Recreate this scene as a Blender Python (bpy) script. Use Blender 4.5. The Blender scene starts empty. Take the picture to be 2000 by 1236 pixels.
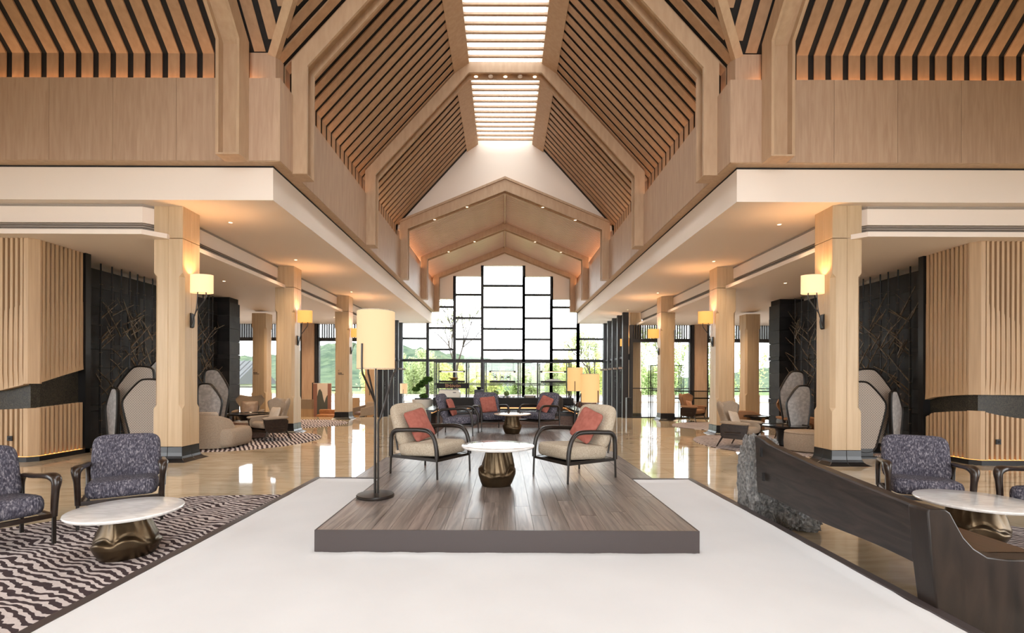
import bpy, bmesh, math, random
from mathutils import Vector, Matrix, noise as mnoise
R = math.radians
random.seed(7)
scene = bpy.context.scene
COL = scene.collection

# ------------------------------------------------------------------ camera
cam_d = bpy.data.cameras.new('camera')
cam_d.sensor_width = 36.0
cam_d.lens = 944 / 2000 * 36
cam_d.shift_x, cam_d.shift_y = 0.0075, 0.0615
cam_d.clip_end = 1500
cam = bpy.data.objects.new('camera', cam_d)
cam.location = (0, 0, 1.5)
cam.rotation_euler = (R(90), R(-0.2), 0)
COL.objects.link(cam)
scene.camera = cam

# ------------------------------------------------------------------ sky and exposure
w = bpy.data.worlds.new('overcast_sky'); scene.world = w
w.use_nodes = True
bg = w.node_tree.nodes['Background']
bg.inputs[0].default_value = (0.95, 0.98, 1.0, 1)
bg.inputs[1].default_value = 8.0
vs = scene.view_settings
vs.view_transform = 'Standard'; vs.look = 'None'; vs.gamma = 1.0; vs.use_curve_mapping = False
vs.exposure = 0.12
cy = scene.cycles
cy.max_bounces = 9; cy.diffuse_bounces = 5; cy.glossy_bounces = 4; cy.transmission_bounces = 4
cy.transparent_max_bounces = 12; cy.sample_clamp_indirect = 6.0
cy.caustics_reflective = False; cy.caustics_refractive = False

def lamp(name, typ, loc, energy, color=(1, .78, .55), rot=(0, 0, 0), **kw):
    d = bpy.data.lights.new(name, typ); d.energy = energy; d.color = color
    for k, v in kw.items(): setattr(d, k, v)
    o = bpy.data.objects.new(name, d); o.location = loc; o.rotation_euler = rot
    COL.objects.link(o); return o

# ------------------------------------------------------------------ materials
M = {}
def newmat(name):
    mt = bpy.data.materials.new(name); mt.use_nodes = True
    nt = mt.node_tree; b = nt.nodes['Principled BSDF']; M[name] = mt
    return nt, b
def N(nt, typ, **kw):
    n = nt.nodes.new(typ)
    for k, v in kw.items():
        if k in n.inputs: n.inputs[k].default_value = v
        else: setattr(n, k, v)
    return n
def ramp(nt, stops):
    r = nt.nodes.new('ShaderNodeValToRGB'); e = r.color_ramp.elements
    while len(e) < len(stops): e.new(.5)
    for el, (p, c) in zip(e, stops): el.position = p; el.color = (*c, 1)
    return r
def coords(nt, scale, kind='Object', rot=(0, 0, 0)):
    tc = nt.nodes.new('ShaderNodeTexCoord'); mp = nt.nodes.new('ShaderNodeMapping')
    mp.inputs['Scale'].default_value = scale; mp.inputs['Rotation'].default_value = rot
    nt.links.new(tc.outputs[kind], mp.inputs[0]); return mp
def plain(name, c, rough=.5, metal=0, spec=.5, coat=0):
    nt, b = newmat(name)
    b.inputs['Base Color'].default_value = (*c, 1); b.inputs['Roughness'].default_value = rough
    b.inputs['Metallic'].default_value = metal; b.inputs['Specular IOR Level'].default_value = spec
    b.inputs['Coat Weight'].default_value = coat
def noisy(name, c1, c2, scale=(5, 5, 5), nscale=1.0, detail=5, rough=.5, lo=.35, hi=.65, bump=0, spec=.5, metal=0,
          dist=0, vary=0, rot=(0, 0, 0), c3=None, coat=0):
    nt, b = newmat(name); L = nt.links.new
    mp = coords(nt, scale, rot=rot)
    if vary:
        oi = nt.nodes.new('ShaderNodeObjectInfo'); ad = N(nt, 'ShaderNodeVectorMath', operation='MULTIPLY_ADD')
        cb = nt.nodes.new('ShaderNodeCombineXYZ')
        for i in range(3): L(oi.outputs['Random'], cb.inputs[i])
        ad.inputs[1].default_value = (37, 53, 71); L(cb.outputs[0], ad.inputs[0]); L(mp.outputs[0], ad.inputs[2]); src = ad.outputs[0]
    else: src = mp.outputs[0]
    nz = N(nt, 'ShaderNodeTexNoise', Scale=nscale, Detail=detail, Distortion=dist); L(src, nz.inputs['Vector'])
    st = [(lo, c1), (hi, c2)] if c3 is None else [(lo, c1), ((lo + hi) / 2, c3), (hi, c2)]
    r = ramp(nt, st); L(nz.outputs['Fac'], r.inputs[0]); out = r.outputs[0]
    if vary:
        mr = N(nt, 'ShaderNodeMapRange'); mr.inputs[3].default_value = 1 - vary; mr.inputs[4].default_value = 1 + vary
        L(oi.outputs['Random'], mr.inputs[0])
        hv = N(nt, 'ShaderNodeHueSaturation'); L(mr.outputs[0], hv.inputs['Value']); L(out, hv.inputs['Color']); out = hv.outputs[0]
    L(out, b.inputs['Base Color']); b.inputs['Roughness'].default_value = rough
    b.inputs['Specular IOR Level'].default_value = spec; b.inputs['Metallic'].default_value = metal
    b.inputs['Coat Weight'].default_value = coat
    if bump:
        bp = N(nt, 'ShaderNodeBump', Strength=bump, Distance=.01); L(nz.outputs['Fac'], bp.inputs['Height']); L(bp.outputs[0], b.inputs['Normal'])
def glow(name, c, s, base=(.8, .7, .55)):
    nt, b = newmat(name)
    b.inputs['Base Color'].default_value = (*base, 1); b.inputs['Emission Color'].default_value = (*c, 1)
    b.inputs['Emission Strength'].default_value = s; b.inputs['Roughness'].default_value = .9

OAK1, OAK2 = (.415, .275, .19), (.50, .35, .245)
noisy('oak', OAK1, OAK2, (9, 9, .7), 2.2, 6, .5, .3, .7, .05, .35, vary=.05, dist=.6)
noisy('oak_beam', (.45, .30, .19), (.52, .36, .235), (6, 6, 1.2), 2.0, 5, .5, .3, .7, .03, .35, vary=.03)
noisy('oak_slat', (.37, .225, .135), (.45, .285, .175), (6, 6, 1.5), 2.0, 5, .55, .3, .7, .03, .3, vary=.07)
noisy('oak_column', (.46, .325, .19), (.54, .39, .24), (10, 10, .5), 2.0, 6, .4, .3, .7, .03, .4, vary=.03)
noisy('oak_wall', (.42, .275, .155), (.52, .35, .205), (14, 14, .5), 2.0, 6, .45, .3, .7, .03, .4, vary=.06)
noisy('deck_wood', (.085, .068, .06), (.29, .235, .205), (9, .55, 9), 2.3, 8, .3, .3, .72, .12, .5, vary=.16, dist=1.2)
plain('deck_edge', (.050, .038, .036), .4)
plain('dark_backing', (.008, .006, .006), .8)
plain('white_paint', (.82, .715, .63), .7, spec=.2)
plain('white_wall', (.86, .76, .665), .75, spec=.2)
plain('vent_grey', (.30, .25, .21), .6)
noisy('fine_batten', (.49, .315, .235), (.60, .405, .315), (1, 40, 1), 1.5, 2, .38, .35, .65, 0, .3)
plain('frame_dark', (.020, .020, .024), .5, .0)
plain('black_metal', (.012, .011, .011), .4, .3)
plain('bronze_metal', (.018, .013, .010), .36, .2)
noisy('bamboo_bronze', (.045, .030, .02), (.16, .11, .065), (8, 8, 3), 2, 4, .35, .4, .65, 0, .5, .3)
plain('plinth_dark', (.012, .012, .013), .28, .1)
noisy('dark_wood', (.012, .007, .005), (.035, .020, .013), (4, 4, 4), 4, 4, .28, .3, .7, 0, .5)
noisy('bench_wood', (.008, .005, .004), (.036, .024, .019), (14, 1.1, 9), 1.6, 8, .36, .33, .7, .10, .35, dist=1.5)
noisy('bench_end', (.007, .005, .004), (.030, .019, .014), (5, 5, 1.0), 1.6, 8, .40, .33, .7, .05, .35, dist=.8)
noisy('bench_seat', (.022, .010, .006), (.055, .025, .015), (16, 1.2, 4), 1.6, 8, .3, .3, .7, .06, .5, dist=1)
noisy('rock', (.075, .072, .069), (.25, .24, .228), (22, 22, 22), 1.4, 10, .5, .36, .68, 1.0, .45)
noisy('dark_stone', (.010, .010, .011), (.032, .030, .031), (2, 2, 2), 1.5, 8, .5, .3, .75, .2, .25, vary=.45)
noisy('wave_stone', (.010, .009, .007), (.050, .042, .027), (16, 16, 16), 1.7, 4, .35, .42, .62, .3, .4, dist=2.5)
noisy('sand', (.625, .615, .61), (.68, .67, .665), (1.2, 1.2, 1.2), 1.1, 8, .95, .3, .7, .25, .1)
noisy('marble_top', (.68, .655, .63), (.76, .74, .715), (2, 5, 3), 1.6, 8, .10, .42, .56, 0, .5, dist=2.2, coat=.2)
noisy('marble_beige', (.50, .38, .28), (.60, .48, .37), (2, 5, 3), 1.6, 8, .12, .42, .56, 0, .5, dist=2.2)
noisy('bronze_cast', (.045, .030, .016), (.13, .09, .052), (2, 2, 2), 2.2, 5, .36, .3, .7, 0, .5, .9)
noisy('beige_fabric', (.33, .27, .20), (.48, .405, .315), (60, 60, 60), 1.6, 6, .95, .35, .65, .25, .1)
noisy('taupe_fabric', (.25, .19, .14), (.36, .285, .215), (60, 60, 60), 1.6, 5, .95, .35, .65, .2, .1)
noisy('tan_fabric', (.28, .155, .085), (.36, .205, .12), (50, 50, 50), 1.6, 5, .9, .35, .65, .15, .1)
noisy('blue_fabric', (.040, .037, .050), (.30, .28, .30), (62, 62, 22), 1.3, 9, .95, .36, .72, .2, .1, c3=(.095, .088, .11), dist=.4)
noisy('pink_velvet', (.27, .085, .064), (.36, .125, .095), (9, 9, 9), 1.8, 6, .85, .3, .7, .12, .1)
noisy('rust_silk', (.36, .17, .085), (.50, .265, .15), (40, 40, 6), 1.5, 5, .5, .35, .65, .1, .4)
noisy('linen_pillow', (.42, .345, .275), (.52, .44, .36), (50, 50, 50), 1.5, 5, .9, .35, .65, .15, .1)
noisy('silver_pillow', (.30, .215, .16), (.40, .29, .22), (8, 8, 8), 1.5, 5, .35, .35, .65, .05, .5)
noisy('leather_brown', (.10, .052, .034), (.15, .082, .055), (20, 20, 20), 1.5, 5, .45, .35, .65, .1, .4)
noisy('leather_orange', (.36, .155, .06), (.44, .20, .085), (10, 10, 10), 1.5, 5, .45, .35, .65, .05, .4)
noisy('screen_panel', (.36, .345, .34), (.50, .485, .475), (9, 9, 9), 1.6, 8, .3, .42, .62, 0, .4)
plain('screen_weave', (.36, .30, .25), .6)
plain('screen_back', (.05, .042, .036), .7)
plain('pot_white', (.66, .62, .55), .4)
plain('machine_cream', (.70, .64, .54), .35)
plain('counter_black', (.010, .010, .011), .16)
plain('board_black', (.012, .010, .009), .6, 0, .25)
plain('gold', (.75, .42, .13), .3, .8)
plain('white_gloss', (.85, .85, .84), .25)
plain('mark_dark', (.05, .035, .03), .7)
plain('terrace', (.55, .54, .53), .8); plain('parapet', (.75, .75, .75), .8)
plain('roof_tile', (.05, .053, .056), .8); plain('house_wall', (.72, .70, .68), .8); plain('brick_red', (.32, .16, .12), .8)
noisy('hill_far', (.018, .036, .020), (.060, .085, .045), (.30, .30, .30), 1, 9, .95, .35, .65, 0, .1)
noisy('lawn', (.07, .10, .035), (.12, .16, .06), (.3, .3, .3), 1, 6, .95, .35, .65, 0, .1)
noisy('bark', (.04, .032, .027), (.08, .065, .055), (8, 8, 2), 1, 5, .9, .35, .65, .2, .1)
def leafmat(name, c):
    nt, b = newmat(name); L = nt.links.new
    oi = nt.nodes.new('ShaderNodeTexNoise'); oi.inputs['Scale'].default_value = 3
    mx = N(nt, 'ShaderNodeMapRange'); mx.inputs[3].default_value = .7; mx.inputs[4].default_value = 1.3
    L(oi.outputs['Fac'], mx.inputs[0]); hv = N(nt, 'ShaderNodeHueSaturation'); hv.inputs['Color'].default_value = (*c, 1)
    L(mx.outputs[0], hv.inputs['Value'])
    tr = nt.nodes.new('ShaderNodeBsdfTranslucent'); df = nt.nodes.new('ShaderNodeBsdfDiffuse'); ms = nt.nodes.new('ShaderNodeMixShader')
    L(hv.outputs[0], tr.inputs[0]); L(hv.outputs[0], df.inputs[0]); L(df.outputs[0], ms.inputs[1]); L(tr.outputs[0], ms.inputs[2])
    L(ms.outputs[0], nt.nodes['Material Output'].inputs[0])
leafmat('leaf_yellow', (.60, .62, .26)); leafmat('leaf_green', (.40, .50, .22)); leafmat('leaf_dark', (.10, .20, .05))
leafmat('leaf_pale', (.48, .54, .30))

def glassmat(name, tint=(.97, .98, .98), refl=.06):
    nt, b = newmat(name); L = nt.links.new
    t = nt.nodes.new('ShaderNodeBsdfTransparent'); t.inputs[0].default_value = (*tint, 1)
    g = N(nt, 'ShaderNodeBsdfGlossy', Roughness=.0)
    lw = N(nt, 'ShaderNodeLayerWeight', Blend=.25); ms = nt.nodes.new('ShaderNodeMixShader')
    ma = N(nt, 'ShaderNodeMath', operation='MULTIPLY_ADD'); ma.inputs[1].default_value = .6; ma.inputs[2].default_value = refl * .4
    L(lw.outputs['Fresnel'], ma.inputs[0]); L(ma.outputs[0], ms.inputs[0]); L(t.outputs[0], ms.inputs[1]); L(g.outputs[0], ms.inputs[2])
    L(ms.outputs[0], nt.nodes['Material Output'].inputs[0])
glassmat('glass'); glassmat('glass_rail', (.90, .93, .92), .12)

glow('shade_cream', (1.0, .64, .34), .74, (.26, .19, .12))
glow('shade_sconce', (1.0, .62, .30), 1.05, (.42, .33, .23))
glow('shade_amber', (1.0, .44, .09), .80, (.4, .25, .10))
glow('shade_peach', (1.0, .50, .17), .80, (.30, .21, .12))
glow('led_soft', (1.0, .42, .12), 1.3)
glow('led_warm', (1.0, .40, .09), 5.0)
glow('tube_warm', (1.0, .62, .28), 5.0)
glow('downlight', (1.0, .75, .45), 5.0)

def floor_mat():
    nt, b = newmat('marble_floor'); L = nt.links.new
    mp = coords(nt, (.55, 1.9, 1)); nz = N(nt, 'ShaderNodeTexNoise', Scale=2.2, Detail=9, Distortion=1.2, Roughness=.62); L(mp.outputs[0], nz.inputs['Vector'])
    r = ramp(nt, [(.30, (.43, .325, .205)), (.5, (.55, .435, .29)), (.72, (.63, .52, .375))]); L(nz.outputs['Fac'], r.inputs[0])
    br = N(nt, 'ShaderNodeTexBrick', Scale=1.0); br.offset = 0
    br.inputs['Color1'].default_value = (1, 1, 1, 1); br.inputs['Color2'].default_value = (.93, .93, .93, 1); br.inputs['Mortar'].default_value = (.72, .68, .62, 1)
    br.inputs['Mortar Size'].default_value = .003; br.inputs['Brick Width'].default_value = .9; br.inputs['Row Height'].default_value = .9
    mp2 = coords(nt, (1, 1, 1)); L(mp2.outputs[0], br.inputs['Vector'])
    mx = N(nt, 'ShaderNodeMix', data_type='RGBA', blend_type='MULTIPLY'); mx.inputs[0].default_value = 1
    L(r.outputs[0], mx.inputs[6]); L(br.outputs[0], mx.inputs[7]); L(mx.outputs[2], b.inputs['Base Color'])
    b.inputs['Roughness'].default_value = .045; b.inputs['Specular IOR Level'].default_value = .75
    n2 = N(nt, 'ShaderNodeTexNoise', Scale=1.2, Detail=2); bp = N(nt, 'ShaderNodeBump', Strength=.035, Distance=.02)
    L(mp2.outputs[0], n2.inputs['Vector']); L(n2.outputs['Fac'], bp.inputs['Height']); L(bp.outputs[0], b.inputs['Normal'])
floor_mat()
def rug_mat(name, rot, sc, dist):
    nt, b = newmat(name); L = nt.links.new
    mp = coords(nt, (1, 1, 1), rot=(0, 0, rot))
    wv = N(nt, 'ShaderNodeTexWave', Scale=sc, Distortion=dist, Detail=3.0); wv.inputs['Detail Scale'].default_value = .55
    wv.bands_direction = 'Y'; wv.inputs['Detail Roughness'].default_value = .55
    L(mp.outputs[0], wv.inputs['Vector'])
    n2 = N(nt, 'ShaderNodeTexNoise', Scale=1.3, Detail=3); L(mp.outputs[0], n2.inputs['Vector'])
    n3 = N(nt, 'ShaderNodeTexNoise', Scale=26, Detail=3); L(mp.outputs[0], n3.inputs['Vector'])
    a = N(nt, 'ShaderNodeMath', operation='MULTIPLY_ADD'); a.inputs[1].default_value = .75; L(n2.outputs['Fac'], a.inputs[0]); L(wv.outputs['Fac'], a.inputs[2])
    a2 = N(nt, 'ShaderNodeMath', operation='MULTIPLY_ADD'); a2.inputs[1].default_value = .45; L(n3.outputs['Fac'], a2.inputs[0]); L(a.outputs[0], a2.inputs[2])
    r = ramp(nt, [(.49, (.060, .042, .043)), (.53, (.56, .485, .46))])
    sb = N(nt, 'ShaderNodeMath', operation='MULTIPLY'); sb.inputs[1].default_value = .46; L(a2.outputs[0], sb.inputs[0])
    L(sb.outputs[0], r.inputs[0]); L(r.outputs[0], b.inputs['Base Color']); b.inputs['Roughness'].default_value = 1; b.inputs['Specular IOR Level'].default_value = .05
    bp = N(nt, 'ShaderNodeBump', Strength=.6, Distance=.01); L(n3.outputs['Fac'], bp.inputs['Height']); L(bp.outputs[0], b.inputs['Normal'])
rug_mat('rug_wave', R(24), 5.0, 13.0)
rug_mat('rug_round', R(60), 3.6, 5.0)

# ------------------------------------------------------------------ mesh helpers
class MB:
    def __init__(s): s.v = []; s.f = []; s.smooth = False
    def face(s, pts):
        i = len(s.v); s.v += [tuple(p) for p in pts]; s.f.append(tuple(range(i, i + len(pts)))); return s
    def box(s, x0, x1, y0, y1, z0, z1):
        i = len(s.v)
        s.v += [(x, y, z) for z in (z0, z1) for y in (y0, y1) for x in (x0, x1)]
        s.f += [tuple(i + k for k in q) for q in ((0, 2, 3, 1), (4, 5, 7, 6), (0, 1, 5, 4), (2, 6, 7, 3), (0, 4, 6, 2), (1, 3, 7, 5))]
        return s
    def prism(s, poly, axis, a, b):
        # poly of 2D points, extruded along an axis: 'x'->(y,z), 'y'->(x,z), 'z'->(x,y)
        def P(p, t): return {'x': (t, p[0], p[1]), 'y': (p[0], t, p[1]), 'z': (p[0], p[1], t)}[axis]
        n = len(poly); i = len(s.v)
        s.v += [P(p, a) for p in poly] + [P(p, b) for p in poly]
        s.f += [tuple(i + k for k in reversed(range(n))), tuple(i + n + k for k in range(n))]
        s.f += [(i + k, i + (k + 1) % n, i + n + (k + 1) % n, i + n + k) for k in range(n)]
        return s
    def tube(s, pts, rad, n=8, cap=True, flat=1.0, side=None):
        # swept tube, rad scalar or per point; side fixes the first cross axis (flat scales it)
        P = [Vector(p) for p in pts]; m = len(P)
        if not isinstance(rad, (list, tuple)): rad = [rad] * m
        base = len(s.v); prev = None
        for k in range(m):
            d = (P[min(k + 1, m - 1)] - P[max(k - 1, 0)]).normalized()
            if side is not None: u = Vector(side)
            elif prev is None: u = Vector((0, 0, 1)) if abs(d.z) < .9 else Vector((1, 0, 0))
            else: u = prev
            u = (u - d * u.dot(d)).normalized(); prev = u; v = d.cross(u)
            r = rad[k]; ru, rv = (r if isinstance(r, tuple) else (r * flat, r))
            for j in range(n):
                a = 2 * math.pi * j / n
                s.v.append(tuple(P[k] + u * (ru * math.cos(a)) + v * (rv * math.sin(a))))
        for k in range(m - 1):
            for j in range(n):
                a, b = base + k * n + j, base + k * n + (j + 1) % n
                s.f.append((a, b, b + n, a + n))
        if cap:
            s.f.append(tuple(base + j for j in reversed(range(n)))); s.f.append(tuple(base + (m - 1) * n + j for j in range(n)))
        return s
    def lathe(s, prof, n=24, cx=0, cy=0, fn=None, close=True):
        base = len(s.v)
        for k, (r, z) in enumerate(prof):
            for j in range(n):
                a = 2 * math.pi * j / n; rr, zz = (r, z) if fn is None else fn(r, z, a)
                s.v.append((cx + rr * math.cos(a), cy + rr * math.sin(a), zz))
        for k in range(len(prof) - 1):
            for j in range(n):
                a, b = base + k * n + j, base + k * n + (j + 1) % n
                s.f.append((a, b, b + n, a + n))
        if close:
            s.f.append(tuple(base + j for j in reversed(range(n)))); s.f.append(tuple(base + (len(prof) - 1) * n + j for j in range(n)))
        return s
    def pad(s, wx, wz, r, T, k=6.0, rings=7, n=44, bulge=0.0, pinch=0.0, shape=None):
        # cushion: rounded rectangle wx*wz in local (x,z), thickness along y
        out = []
        for j in range(n):
            a = 2 * math.pi * j / n; c, sn = math.cos(a), math.sin(a)
            e = 2 / max(2.0, 2 + 6 * (1 - r))
            x = math.copysign(abs(c) ** e, c) * wx / 2; z = math.copysign(abs(sn) ** e, sn) * wz / 2
            if pinch:
                q = (2 * x / wx, 2 * z / wz); x *= 1 - pinch * (1 - q[1] ** 2); z *= 1 - pinch * (1 - q[0] ** 2)
            if shape: x, z = shape(x, z)
            out.append((x, z))
        for sgn in (-1, 1):
            base = len(s.v)
            for q in range(rings):
                t = 1 - (q / rings) ** 2.4
                h = T / 2 * max(0, 1 - t ** k) ** .5
                for x, z in out: s.v.append((x * t, sgn * (h + bulge * (1 - t * t)), z * t))
            s.v.append((0, sgn * (T / 2 + bulge), 0)); c = len(s.v) - 1
            for q in range(rings - 1):
                for j in range(n):
                    a, b = base + q * n + j, base + q * n + (j + 1) % n
                    s.f.append((a, b, b + n, a + n) if sgn < 0 else (a, a + n, b + n, b))
            a0 = base + (rings - 1) * n
            for j in range(n):
                f = (a0 + j, a0 + (j + 1) % n, c); s.f.append(f if sgn < 0 else tuple(reversed(f)))
        s.smooth = True; return s
    def xf(s, m):
        s.v = [tuple(m @ Vector(v)) for v in s.v]; return s
    def mesh(s, name):
        me = bpy.data.meshes.new(name); me.from_pydata(s.v, [], s.f); me.validate()
        bm = bmesh.new(); bm.from_mesh(me)
        if len(bm.verts) < 40000: bmesh.ops.remove_doubles(bm, verts=bm.verts, dist=1e-5)
        bmesh.ops.recalc_face_normals(bm, faces=bm.faces); bm.to_mesh(me); bm.free(); return me
    def build(s, name, mat, parent=None, smooth=None, bevel=0, auto=True):
        me = s.mesh(name); me.materials.append(M[mat])
        o = bpy.data.objects.new(name, me); COL.objects.link(o)
        sm = s.smooth if smooth is None else smooth
        if sm:
            me.polygons.foreach_set('use_smooth', [True] * len(me.polygons))
            if smooth == 'auto': me.set_sharp_from_angle(angle=R(38))
        if bevel:
            b = o.modifiers.new('bevel', 'BEVEL'); b.width = bevel; b.segments = 2; b.limit_method = 'ANGLE'
        if parent is not None: o.parent = parent
        return o
def obj_from(me, name, parent=None, loc=None, rot=None):
    o = bpy.data.objects.new(name, me); COL.objects.link(o)
    if parent is not None: o.parent = parent
    if loc is not None: o.location = loc
    if rot is not None: o.rotation_euler = rot
    return o
def tag(o, label, cat, group=None, kind=None):
    if label: o['label'] = label
    if cat: o['category'] = cat
    if group: o['group'] = group
    if kind: o['kind'] = kind
    return o
def struct(o, label=None):
    o['kind'] = 'structure'
    if label: o['label'] = label
    return o
def thing(name, label, cat, loc=(0, 0, 0), rz=0, group=None):
    o = bpy.data.objects.new(name, None); o.empty_display_size = .1; COL.objects.link(o)
    o.location = loc; o.rotation_euler = (0, 0, rz); return tag(o, label, cat, group)
def face_to(fx, fy): return math.atan2(fx, -fy)
def dup(root, loc, rz, label, group=None):
    r = root.copy(); COL.objects.link(r); r.location = loc; r.rotation_euler = (0, 0, rz); r['label'] = label
    if group: r['group'] = group
    for ch in list(root.children):
        c = ch.copy(); COL.objects.link(c); c.parent = r
        for g in list(ch.children):
            d = g.copy(); COL.objects.link(d); d.parent = c
    return r
def T(x, y, z): return Matrix.Translation((x, y, z))
def RX(a): return Matrix.Rotation(a, 4, 'X')
def RY(a): return Matrix.Rotation(a, 4, 'Y')
def RZ(a): return Matrix.Rotation(a, 4, 'Z')
def lerp(a, b, t): return a + (b - a) * t
def interp(pts, x):
    if x <= pts[0][0]: return pts[0][1]
    for (x0, y0), (x1, y1) in zip(pts, pts[1:]):
        if x <= x1: return lerp(y0, y1, (x - x0) / (x1 - x0))
    return pts[-1][1]
# ================================================================== STRUCTURE
SIDE = {-1: 'left', 1: 'right'}
ZB = -0.30                                    # lower floor by the windows
# ---- floors
f = MB().box(-12.5, 12.5, -9, 19.0, -.34, 0).build('floor', 'marble_floor'); struct(f)
f = MB().box(-5.8, 5.7, 19.0, 27.0, -.6, ZB).box(-12.5, -5.8, 19.0, 22.2, -.6, ZB).box(5.7, 12.5, 19.0, 22.2, -.6, ZB).build('floor', 'marble_floor'); struct(f)

# ---- white slab over the aisles (fascia and soffit), dropped ceiling with air vents
for s in (-1, 1):
    P = lambda pts: [(s * x, y) for x, y in pts]
    c = MB().prism(P([(4.03, 8.4), (12.5, 8.4), (12.5, 22.3), (6.4, 22.3), (6.4, 26.9), (4.03, 26.9)]), 'z', 4.6, 5.17).build('ceiling_' + SIDE[s], 'white_paint'); struct(c)
    d = MB().prism(P([(12.5, 8.6), (6.45, 8.6), (6.25, 8.8), (6.25, 22.2), (12.5, 22.2)]), 'z', 4.27, 4.62)
    d.prism(P([(12.5, 8.38), (6.30, 8.38), (6.04, 8.64), (6.04, 22.2), (12.5, 22.2)]), 'z', 4.0, 4.085)
    d = d.build('dropped_ceiling', 'white_paint', c)
    MB().prism(P([(12.5, 8.66), (6.48, 8.66), (6.31, 8.83), (6.31, 22.1), (12.5, 22.1)]), 'z', 4.085, 4.275).build('vent_recess', 'vent_grey', c)
    for k in range(4):
        z = 4.10 + k * .045; q = .02
        MB().prism(P([(12.5, 8.62), (6.455, 8.62), (6.27, 8.805), (6.27, 22.1), (6.30, 22.1), (6.30, 8.82), (6.47, 8.65), (12.5, 8.65)]), 'z', z, z + .012).build('vent_blade', 'vent_grey', c)
    # small grey bead where soffit meets the dropped face
    MB().prism(P([(12.5, 8.585), (6.44, 8.585), (6.235, 8.79), (6.235, 22.1), (6.26, 22.1), (6.26, 8.80), (6.46, 8.6), (12.5, 8.6)]), 'z', 4.555, 4.592).build('grey_bead', 'vent_grey', c)

# ---- upper oak walls (nave and transept), built of panels
for s in (-1, 1):
    wl = MB().prism([(s * 3.86, 8.24), (s * 12.5, 8.24), (s * 12.5, 8.5), (s * 4.2, 8.5), (s * 4.2, 26.7), (s * 3.86, 26.7)], 'z', 5.205, 6.58).build('wall_' + SIDE[s], 'dark_backing'); struct(wl)
    g = .003
    xs = [3.82, 4.51] + [5.58 + 1.08 * i for i in range(7)]
    for a, b in zip(xs, xs[1:]):
        x0, x1 = sorted((s * (a + (0 if a == 3.82 else g)), s * (b - g)))
        MB().box(x0, x1, 8.2, 8.245, 5.2, 6.6).build('wall_panel', 'oak', wl)
    y = 8.2
    me = None
    for i in range(17):
        y0, y1 = 8.2 + 1.08 * i + (g if i else .047), min(8.2 + 1.08 * (i + 1) - g, 26.7)
        x0, x1 = sorted((s * 3.82, s * 3.865))
        MB().box(x0, x1, y0, y1, 5.2, 6.6).build('wall_panel', 'oak', wl)
    # ledge on top and oak soffit under the overhang
    MB().prism([(s * 3.83, 8.21), (s * 12.5, 8.21), (s * 12.5, 8.5), (s * 4.12, 8.5), (s * 4.12, 26.7), (s * 3.83, 26.7)], 'z', 6.575, 6.598).build('ledge', 'oak', wl)
    MB().prism([(s * 3.83, 8.21), (s * 12.5, 8.21), (s * 12.5, 8.42), (s * 4.05, 8.42), (s * 4.05, 26.7), (s * 3.83, 26.7)], 'z', 5.19, 5.21).build('overhang_soffit', 'oak_beam', wl)
    MB().prism([(s * 4.02, 8.39), (s * 12.5, 8.39), (s * 12.5, 8.42), (s * 4.05, 8.42), (s * 4.05, 26.7), (s * 4.02, 26.7)], 'z', 5.165, 5.20).build('shadow_joint', 'dark_backing', wl)

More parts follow.
